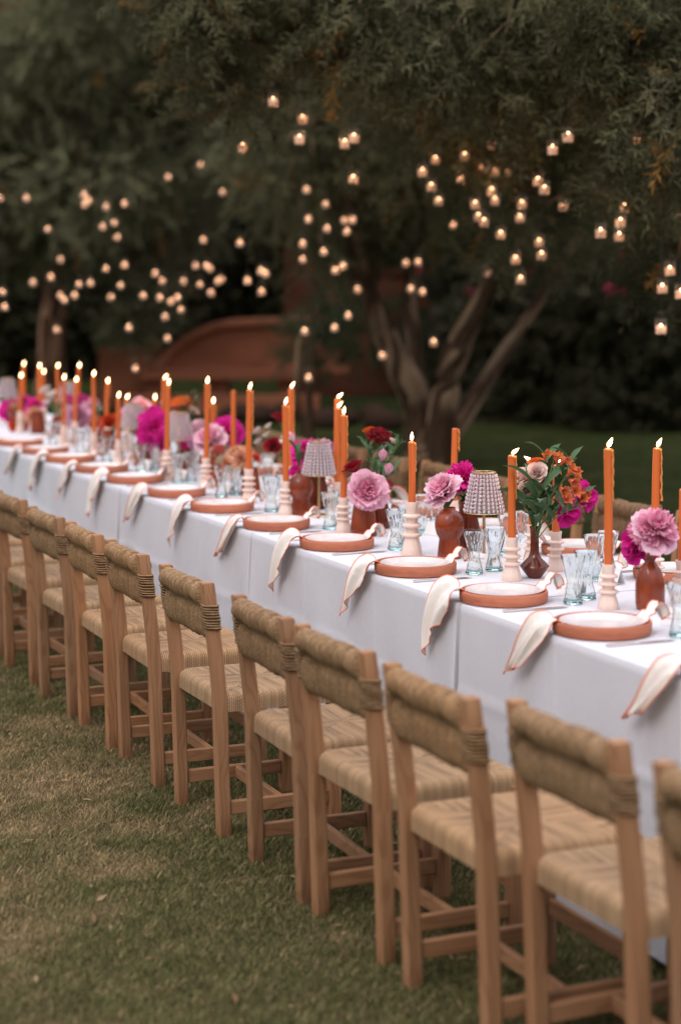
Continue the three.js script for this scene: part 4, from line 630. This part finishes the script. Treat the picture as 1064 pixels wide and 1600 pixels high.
const COL = { pale: [[0.95, 0.64, 0.74], [0.94, 0.46, 0.61]], blushpink: [[0.94, 0.55, 0.68], [0.92, 0.40, 0.57]], cream: [[0.90, 0.72, 0.65]], white: [[0.92, 0.86, 0.79]], magenta: [[0.74, 0.016, 0.31], [0.80, 0.022, 0.36]], lilac: [[0.74, 0.40, 0.56], [0.70, 0.34, 0.52]], hot: [[0.70, 0.08, 0.30], [0.66, 0.06, 0.28]], red: [[0.36, 0.008, 0.022]], burgundy: [[0.30, 0.014, 0.026]], orange: [[0.80, 0.16, 0.022]], coral: [[0.80, 0.17, 0.12]], peach: [[0.84, 0.50, 0.30]], scarlet: [[0.74, 0.09, 0.025]], green: [[0.42, 0.46, 0.26]], amber: [[0.74, 0.24, 0.08]] };
const leafGeos = [1, 2, 3].map((k) => petal({ l: 1, w: 0.27, a0: 0.25, a1: 0.9 + 0.25 * k, cup: 0.35, tip: 0.15, seed: 200 + k, ns: 4, nt: 8 }));
const fr = rng(909);
const KINDS = { peony: 'peony', pompom: 'peony', loose: 'peony', rose: 'rose', tulip: 'tulip', dahlia: 'dahlia', cockscomb: 'cockscomb', poppy: 'poppy', alstroemeria: 'alstroemeria', hydrangea: 'hydrangea' };
function flower(kind, color, x, y, v, dia, vase, label, { face = [0, 0.5, 0.75], leaves = 0, long = 0.09 } = {}) {
  const c = uy(x, y, v), head = W(c.u, c.v, c.y), foot = VASE_AT[vase].clone().add(V3((fr() - 0.5) * 0.016, 0, (fr() - 0.5) * 0.016)), t = thing(KINDS[kind], label, 'flower', foot, 0);
  const d = (x < 330 ? 1.28 : 1.1) * dia * c.z / KF, out = head.clone().sub(foot); out.y = 0;
  const f = V3(...face).normalize().addScaledVector(out, 2.2).normalize(), q = new THREE.Quaternion().setFromUnitVectors(V3(0, 1, 0), f).multiply(new THREE.Quaternion().setFromAxisAngle(V3(0, 1, 0), fr() * 6.28));
  const [o, inn] = [COL[color][0], COL[color][1] ?? COL[color][0]], rel = head.clone().sub(foot), base = rel.clone().addScaledVector(f, -0.16 * d);
  for (const [name, geos] of Object.entries(HEADS[kind])) for (const g of geos) {
    const m = part(name, g, name === 'stamens' ? M.drip : name === 'ruffled_centre' ? P(color + '_centre', inn) : P(color, o), t, base.toArray()); m.quaternion.copy(q); m.scale.setScalar(d);
  }
  part('stem', tube(curve([V3(0, -0.03, 0), V3(0, 0.015, 0).addScaledVector(rel, 0.1), base.clone().multiplyScalar(0.6).addScaledVector(V3(0, 1, 0), 0.01), base.clone().addScaledVector(f, 0.01)], 8), 0.0022, 6), M.stem, t);
  for (let k = 0; k < leaves; k++) { const m = part('leaf', leafGeos[k % 3], M.green, t, base.clone().multiplyScalar(0.35 + 0.6 * k / leaves).toArray()); m.rotation.set((fr() - 0.5) * 0.6, k * 2.4 + fr(), (fr() - 0.5) * 0.6); m.scale.setScalar(long * (0.75 + 0.5 * fr())); }
  return t;
}
function greens(x, y, v, size, vase, label, n = 9, face = [0, 1, 0.1]) {   // a leafy spray
  const c = uy(x, y, v), tip = W(c.u, c.v, c.y), foot = VASE_AT[vase].clone(), t = thing('leafy_spray', label, 'greenery', foot, 0), rel = tip.clone().sub(foot), pts = curve([V3(0, -0.02, 0), rel.clone().multiplyScalar(0.5).add(V3(0, 0.02, 0)), rel], 10);
  part('stem', tube(pts, 0.0018, 5), M.stem, t);
  for (let k = 0; k < n; k++) { const m = part('leaf', leafGeos[k % 3], M.green, t, pts[Math.min(10, 3 + Math.floor(k * 7 / n))].toArray()); m.rotation.set((fr() - 0.5) * 0.9, k * 2.4 + fr() * 0.6, (fr() - 0.5) * 0.9); m.scale.setScalar(size * (0.7 + 0.6 * fr())); }
}
// right: brown bottle
flower('pompom', 'pale', 1024, 826, 2.86, 84, 0, 'large pale pink peony in the bottle vase at the right', { face: [0.25, 0.6, 0.65] });
flower('loose', 'magenta', 990, 850, 2.86, 62, 0, 'magenta peony nodding left beside the pale one at the right', { face: [-0.7, 0.1, 0.6] });
flower('loose', 'magenta', 1017, 862, 2.91, 34, 0, 'small magenta bloom under the large pale peony at the right', { face: [0.3, -0.1, 0.9] });
// front lamp
flower('peony', 'pale', 691, 766, 2.78, 66, 1, 'pale pink peony leaning left beside the front lamp', { face: [-0.6, 0.75, 0.5], leaves: 2 });
flower('pompom', 'magenta', 722, 744, 2.93, 62, 2, 'magenta peony behind the pale one at the front lamp', { face: [0.1, 0.9, 0.4], leaves: 2 });
// tapered vase with the big pink peony
flower('peony', 'blushpink', 574, 767, 2.74, 66, 3, 'biggest pink peony, over the tapered vase in the middle', { face: [-0.1, 0.3, 0.95], leaves: 2 });
flower('rose', 'red', 554, 733, 2.76, 42, 3, 'dark red rose left above the biggest pink peony', { face: [-0.3, 0.9, 0.3], leaves: 2 });
flower('tulip', 'pale', 597, 717, 2.86, 21, 4, 'upper blush tulip above the biggest pink peony', { face: [0.1, 1, 0.1], leaves: 2 });
flower('tulip', 'pale', 606, 738, 2.84, 22, 4, 'lower blush tulip above the biggest pink peony', { face: [0.1, 1, 0.2], leaves: 2 });
flower('cockscomb', 'burgundy', 592, 681, 2.9, 42, 4, 'burgundy cockscomb at the top of the middle bouquet', { face: [0.1, 0.9, 0.5], leaves: 2 });
flower('rose', 'orange', 576, 675, 2.93, 26, 4, 'orange ranunculus half behind the burgundy cockscomb', { face: [-0.3, 1, 0.2] });
flower('rose', 'cream', 613, 690, 2.92, 15, 4, 'small blush rosebud right of the burgundy cockscomb', { face: [0.4, 0.9, 0.3] });
flower('hydrangea', 'burgundy', 607, 757, 2.85, 18, 4, 'little burgundy bloom right of the biggest pink peony', { face: [0.6, 0.4, 0.7] });
flower('hydrangea', 'magenta', 538, 772, 2.77, 15, 3, 'little magenta bloom left of the biggest pink peony', { face: [-0.8, 0.3, 0.5] });
flower('hydrangea', 'green', 546, 752, 2.79, 22, 3, 'pale green filler flower under the dark red rose', { face: [-0.6, 0.5, 0.6] });
greens(568, 688, 2.92, 0.085, 4, 'leafy green spray on the left of the middle bouquet'); greens(628, 686, 2.93, 0.075, 4, 'leafy green spray at the upper right of the middle bouquet', 11); greens(622, 738, 2.88, 0.075, 4, 'leafy green spray drooping right of the tulips', 8);
// round vase with one tulip, magenta peonies behind the middle lamp
flower('tulip', 'pale', 458, 690, 2.79, 20, 5, 'single pale tulip bending left out of the round vase', { face: [-0.3, 1, 0], leaves: 3, long: 0.12 });
flower('loose', 'magenta', 474, 706, 2.95, 54, 6, 'magenta peony left behind the middle lamp', { face: [-0.3, 0.5, 0.8] });
flower('loose', 'magenta', 466, 742, 2.9, 44, 6, 'lower magenta peony behind the round vase', { face: [-0.6, 0.2, 0.8] });
flower('loose', 'lilac', 506, 698, 3.0, 40, 6, 'lilac peony peeping above the middle lamp shade', { face: [0.2, 0.9, 0.3] });
// red and white roses
flower('rose', 'red', 427, 698, 3.08, 34, 9, 'lower dark red rose beside the white ones', { face: [0.1, 0.4, 0.9], leaves: 1 });
flower('rose', 'red', 438, 655, 3.14, 36, 9, 'upper dark red rose behind the tapers', { face: [0.2, 0.8, 0.5], leaves: 1 });
[[404, 691, 18, 'lowest left'], [417, 681, 17, 'inner'], [403, 674, 19, 'upper left'], [420, 667, 16, 'topmost'], [448, 688, 22, 'right, behind the taper']].forEach(([x, y, d, w]) => flower('rose', 'white', x, y, 3.1, d, 9, `small white rose beside the red ones, ${w}`, { face: [-0.2, 0.7, 0.6] }));
greens(408, 712, 3.1, 0.05, 9, 'thin green stems under the white roses', 6);
// peach dahlias
flower('dahlia', 'peach', 369, 705, 2.84, 38, 10, 'upper peach dahlia of the peach bouquet', { face: [0, 0.8, 0.6] }); flower('dahlia', 'peach', 377, 716, 2.8, 40, 10, 'front peach dahlia of the peach bouquet', { face: [0.2, 0.4, 0.9] });
flower('hydrangea', 'green', 344, 722, 2.84, 30, 10, 'yellow green bloom left of the peach dahlias', { face: [-0.5, 0.5, 0.7] }); flower('loose', 'coral', 340, 706, 2.9, 30, 10, 'coral bloom above the peach dahlias', { face: [-0.4, 0.8, 0.4] }); flower('loose', 'coral', 338, 738, 2.8, 20, 10, 'small coral bloom under the peach dahlias', { face: [-0.6, 0.1, 0.8] }); flower('dahlia', 'coral', 401, 714, 2.9, 24, 10, 'dusky coral dahlia right of the peach ones', { face: [0.5, 0.6, 0.6] });
// pale pink and magenta peonies in the middle
flower('loose', 'magenta', 357, 674, 3.05, 50, 11, 'magenta peony behind the plain taper', { face: [0.2, 0.5, 0.8] }); flower('peony', 'pale', 328, 686, 2.92, 50, 8, 'pale pink peony left of the plain taper', { face: [0, 0.4, 0.9] }); flower('peony', 'pale', 312, 672, 3.0, 34, 8, 'smaller pale pink peony behind the tall taper', { face: [-0.2, 0.7, 0.6] });
// magenta bouquet on the left, orange poppy
flower('loose', 'magenta', 241, 650, 2.9, 38, 12, 'topmost magenta peony of the left bouquet', { face: [0, 0.8, 0.6] }); flower('loose', 'magenta', 243, 671, 2.84, 48, 12, 'largest magenta peony of the left bouquet', { face: [0.1, 0.3, 0.9] }); flower('loose', 'magenta', 238, 688, 2.82, 28, 12, 'lowest magenta peony of the left bouquet', { face: [-0.1, 0, 1] }); flower('loose', 'hot', 224, 666, 2.86, 24, 12, 'pink bloom at the left of the magenta bouquet', { face: [-0.8, 0.3, 0.5] });
flower('poppy', 'orange', 283, 634, 3.0, 34, 13, 'orange poppy at the top of its bouquet', { face: [0, 0.6, 0.8] }); flower('loose', 'coral', 281, 656, 2.95, 22, 13, 'coral bloom under the orange poppy', { face: [-0.1, 0.3, 0.9] }); flower('hydrangea', 'green', 277, 676, 2.9, 26, 13, 'pale green bloom under the orange poppy', { face: [0, 0.3, 0.9] }); flower('hydrangea', 'magenta', 289, 690, 2.9, 22, 13, 'deep magenta filler at the bottom of the poppy bouquet', { face: [0.3, 0, 0.9] }); flower('loose', 'hot', 289, 661, 2.98, 22, 13, 'pink bloom right of the coral one', { face: [0.4, 0.4, 0.8] }); flower('rose', 'cream', 301, 643, 3.02, 20, 13, 'blush rose right of the orange poppy', { face: [0.5, 0.7, 0.5] }); flower('rose', 'white', 271, 648, 2.98, 13, 13, 'small white bloom left of the coral one'); greens(293, 616, 3.05, 0.07, 13, 'green spray above the orange poppy', 12); greens(308, 625, 3.05, 0.06, 13, 'green spray right above the orange poppy', 10);
flower('peony', 'pale', 221, 637, 3.0, 34, 14, 'pale peony above the crystal lamp on the left', { face: [0.1, 0.6, 0.7] }); flower('rose', 'scarlet', 172, 660, 2.86, 28, 14, 'orange red ranunculus behind the low taper pair', { face: [-0.2, 0.5, 0.8] }); flower('rose', 'orange', 184, 655, 2.9, 20, 14, 'amber ranunculus between the low taper pair', { face: [0.2, 0.6, 0.7] });
flower('peony', 'lilac', 122, 652, 2.9, 40, 15, 'lilac peony among the left tapers', { face: [0, 0.4, 0.9] }); flower('loose', 'hot', 131, 627, 3.05, 28, 15, 'pink bloom above the lilac peony', { face: [0, 0.7, 0.6] }); flower('loose', 'pale', 144, 632, 3.05, 28, 15, 'pale bloom right above the lilac peony', { face: [0.3, 0.7, 0.6] }); flower('loose', 'hot', 107, 627, 3.1, 20, 15, 'pink bloom left above the lilac peony', { face: [-0.3, 0.7, 0.6] }); greens(152, 640, 3.05, 0.06, 15, 'green leaves right of the lilac peony', 8);
[[72, 611, 20, 'upper left'], [82, 618, 20, 'upper right'], [76, 629, 18, 'lower']].forEach(([x, y, d, w]) => flower('rose', 'white', x, y, 2.9, d, 16, `white spray rose among the left tapers, ${w}`)); flower('rose', 'peach', 91, 626, 2.95, 16, 16, 'peach rose right of the white spray roses'); greens(86, 640, 2.9, 0.05, 16, 'green leaves under the white spray roses', 8);
flower('loose', 'magenta', 18, 640, 2.86, 36, 17, 'magenta peony at the far left edge', { face: [0, 0.4, 0.9] }); flower('loose', 'magenta', 55, 633, 2.9, 28, 18, 'magenta peony second from the left edge', { face: [0, 0.5, 0.8] }); flower('poppy', 'scarlet', 30, 664, 2.78, 30, 17, 'orange red poppy low at the left edge', { face: [0.1, 0.2, 0.9] }); flower('dahlia', 'peach', 52, 650, 2.84, 28, 18, 'yellow peach dahlia at the left edge', { face: [0, 0.4, 0.9] });
flower('peony', 'blushpink', 199, 648, 2.96, 26, 14, 'pink peony left of the left crystal lamp', { face: [-0.3, 0.5, 0.8] }); flower('rose', 'cream', 256, 634, 3.0, 20, 12, 'blush rose behind the two tapers of the left bouquet', { face: [0.2, 0.8, 0.5] }); flower('loose', 'lilac', 303, 690, 2.9, 26, 8, 'lilac bloom low left of the pale peony in the middle', { face: [-0.5, 0.2, 0.8] }); flower('loose', 'magenta', 255, 690, 2.84, 24, 12, 'small magenta bloom at the foot of the left bouquet', { face: [0.6, 0, 0.8] });
flower('dahlia', 'amber', 354, 728, 2.78, 26, 10, 'amber dahlia low in the peach bouquet', { face: [0, 0.2, 1] }); flower('dahlia', 'peach', 388, 702, 2.9, 28, 10, 'pale dahlia at the upper right of the peach bouquet', { face: [0.4, 0.7, 0.5] }); greens(352, 700, 2.92, 0.05, 10, 'green leaves behind the peach dahlias', 10); greens(232, 640, 2.92, 0.06, 12, 'green leaves at the left of the magenta bouquet', 10); greens(262, 700, 2.86, 0.06, 12, 'green leaves low in the magenta bouquet', 8); greens(486, 720, 2.95, 0.07, 6, 'green leaves behind the middle lamp shade', 8); greens(680, 790, 2.8, 0.06, 1, 'green leaves under the front pale pink peony', 7); greens(722, 790, 2.93, 0.06, 2, 'green leaves under the front magenta peony', 7);
flower('loose', 'coral', 160, 668, 2.88, 18, 14, 'small coral bloom left of the orange red ranunculus', { face: [-0.6, 0.3, 0.8] }); flower('rose', 'white', 104, 640, 3.0, 16, 15, 'white rose left of the lilac peony', { face: [-0.4, 0.6, 0.6] }); flower('loose', 'hot', 40, 626, 2.95, 22, 17, 'pink bloom between the two left magenta peonies', { face: [0.2, 0.7, 0.6] });
// alstroemeria bouquet at the right
flower('rose', 'cream', 816, 746, 2.84, 36, 7, 'blush rose, outermost left of the alstroemeria bouquet', { face: [-0.5, 0.5, 0.7] }); flower('rose', 'cream', 838, 740, 2.82, 40, 7, 'blush rose, largest of the alstroemeria bouquet', { face: [-0.1, 0.5, 0.8] }); flower('rose', 'cream', 822, 766, 2.83, 34, 7, 'blush rose, lowest of the alstroemeria bouquet', { face: [-0.5, 0.1, 0.8] });
flower('rose', 'orange', 839, 729, 2.9, 40, 7, 'orange ranunculus behind the blush roses', { face: [-0.1, 0.8, 0.5] }); flower('cockscomb', 'scarlet', 838, 760, 2.86, 38, 7, 'red cockscomb under the blush roses', { face: [0, 0.3, 0.9] });
flower('alstroemeria', 'amber', 867, 713, 2.88, 36, 7, 'orange alstroemeria, topmost of its bouquet', { face: [0.1, 0.9, 0.3], leaves: 2 }); flower('alstroemeria', 'amber', 893, 732, 2.88, 40, 7, 'orange alstroemeria, right upper of its bouquet', { face: [0.5, 0.7, 0.4], leaves: 2 }); flower('alstroemeria', 'amber', 898, 768, 2.84, 52, 7, 'orange alstroemeria, right lower and largest of its bouquet', { face: [0.5, 0.3, 0.8], leaves: 3 });
flower('loose', 'magenta', 888, 798, 2.9, 52, 7, 'magenta bloom hanging low behind the alstroemeria', { face: [0.5, -0.3, 0.8] }); flower('loose', 'magenta', 917, 776, 2.9, 46, 7, 'magenta bloom, outermost right behind the alstroemeria', { face: [0.8, 0.1, 0.5] });
greens(853, 703, 2.9, 0.10, 7, 'upright green spray at the top of the alstroemeria bouquet', 8); greens(842, 768, 2.80, 0.13, 7, 'broad green leaves in front of the alstroemeria bouquet', 8); greens(862, 780, 2.82, 0.11, 7, 'broad green leaves low in the alstroemeria bouquet', 8); greens(822, 790, 2.83, 0.08, 7, 'green leaves low at the left of the alstroemeria bouquet', 9); greens(878, 742, 2.88, 0.09, 7, 'fine green leaves between the orange alstroemeria', 10); greens(900, 715, 2.9, 0.08, 7, 'green spray right of the topmost alstroemeria', 8); greens(915, 790, 2.86, 0.09, 7, 'green leaves drooping right of the alstroemeria', 8);

// ---------------------------------------------------------------- hanging votives
const votiveParts = [lathe([[0, 0], [0.024, 0], [0.026, 0.003], [0.0275, 0.02], [0.0275, 0.07], [0.0285, 0.078], [0.0272, 0.078], [0.0262, 0.07], [0.0262, 0.008], [0, 0.006]], 24), lathe([[0, 0], [0.0252, 0], [0.0255, 0.002], [0.0255, 0.036], [0.0245, 0.0385], [0.0235, 0.037], [0.021, 0.022], [0, 0.019]], 24), lathe([[0, 0], [0.0028, 0.0015], [0.0045, 0.006], [0.0046, 0.008], [0.0036, 0.012], [0.0018, 0.0155], [0, 0.018]], 12)];
const SPOT = [
  // far garden, left (x, y of the flame, metres away)
  [13.2, [[314, 256], [263, 275], [348, 299], [42, 307], [132, 302], [139, 311], [133, 317], [166, 321], [195, 316], [179, 346], [161, 352], [184, 369], [75, 356], [318, 373], [95, 403], [195, 412], [166, 418], [80, 431], [52, 439], [306, 413], [323, 413], [329, 418], [243, 425], [254, 437], [287, 438], [346, 434], [341, 437], [5, 454], [8, 477], [124, 442], [142, 440], [189, 444], [313, 443], [330, 455], [95, 460], [117, 459], [101, 467], [174, 462], [224, 460], [250, 463], [267, 469], [278, 463], [283, 482], [258, 493], [202, 510], [89, 513], [262, 527], [212, 574], [0, 308]]],
  [11.6, [[479, 294], [509, 317], [482, 340], [538, 342], [551, 341], [542, 359], [511, 355], [473, 378], [506, 391], [473, 403], [375, 377], [536, 413], [524, 420], [408, 421], [415, 425], [387, 436], [409, 453], [559, 450], [544, 491], [523, 510], [476, 515], [634, 409], [653, 407], [642, 449], [660, 454], [482, 588], [597, 553], [677, 532], [708, 350], [761, 423]]],
  [7.4, [[427, 154], [473, 182], [468, 213], [380, 226], [553, 211], [539, 220], [552, 276]]],
  [8.4, [[680, 246], [660, 265], [674, 288], [685, 311], [769, 222], [726, 240], [756, 258], [773, 265], [796, 265], [721, 277], [768, 295], [773, 310], [742, 316], [747, 335], [756, 343], [815, 315], [812, 337], [782, 363], [880, 318], [842, 375], [846, 395], [805, 402], [813, 433]]],
  [7.2, [[863, 229], [887, 209], [997, 214], [840, 279], [850, 292], [975, 320], [969, 343], [967, 365], [938, 359], [1060, 328], [1046, 418], [1034, 446], [1063, 454], [1032, 509]]],
];
const STRIP = [[30, 'at the extreme left edge'], [110, 'in front of the left tree trunk'], [150, 'just right of the left tree trunk'], [205, 'between left trunk and bench'], [256, 'over the left end of the bench arch'], [296, 'over the rising curve of the bench'], [334, 'over the crown of the bench arch'], [400, 'over the flat back of the bench'], [462, 'over the right part of the bench'], [488, 'over the twin stems of the sapling'], [530, 'just right of the sapling'], [570, 'beside the leaning left olive stem'], [664, 'over the left olive stem'], [700, 'above the fork of the olive'], [752, 'over the middle olive stem'], [776, 'under the dense middle foliage'], [818, 'between middle and right olive stems'], [872, 'over the right olive stem'], [960, 'right of the olive stems'], [1010, 'left of the right edge boughs'], [1100, 'among the boughs at the right edge']];
{
  const all = [], r = rng(808); SPOT.forEach(([z, list]) => list.forEach(([x, y]) => all.push({ x, y, z: z * (0.94 + 0.12 * r()), strip: STRIP.findIndex(([e]) => x < e) })));
  const ordn = ['highest', 'second from the top', 'third from the top', 'fourth from the top', 'fifth from the top', 'sixth from the top', 'seventh from the top', 'eighth from the top', 'ninth from the top', 'tenth from the top', 'eleventh from the top', 'twelfth from the top'];
  const count = {}; all.sort((a, b) => a.y - b.y);
  const wires = [0.5, 0.9, 1.4].map((l) => tube([V3(0, 0.078, 0), V3(0, l, 0)], 0.0007, 4)), bail = tube(curve([V3(0.028, 0.072, 0), V3(0.02, 0.1, 0), V3(0, 0.115, 0), V3(-0.02, 0.1, 0), V3(-0.028, 0.072, 0)], 10), 0.0008, 4);
  const protos = wires.map((w) => { const t = new THREE.Group(); t.userData = { category: 'hanging votive', group: 'votive lights hung in the trees' }; part('glass_cup', votiveParts[0], M.votiveGlass, t); part('wax', votiveParts[1], M.votiveWax, t, [0, 0.0065, 0]); part('flame', votiveParts[2], M.flameTip, t, [0, 0.036, 0]); part('wire', w, M.wire, t); part('bail', bail, M.wire, t); flameLight(t, [0, 0.043, 0], 0.011); return t; });
  all.forEach((a) => { const k = count[a.strip] = (count[a.strip] ?? 0) + 1, p = at(a.x, a.y, a.z); p.y -= 0.045; copy(protos[Math.floor(r() * 3)], 'hanging_votive', p, r() * 6, `lit glass votive hanging ${STRIP[a.strip][1]}, ${ordn[k - 1]}`); });
}
{ // one pale petal on the grass
  const z = 2222 * 1.7 / (1553 - HZ);
  const p = at(622, 1553, z); p.y = 0.018; const o = solo('fallen_petal', 'single pale petal lying on the grass near a chair leg, bottom right', 'petal', petal({ l: 0.055, w: 0.022, a0: 1.3, a1: 1.5, cup: 0.3, seed: 5 }), P('white', COL.white[0]), p, 2.2);
}
renderer.render(scene, camera);
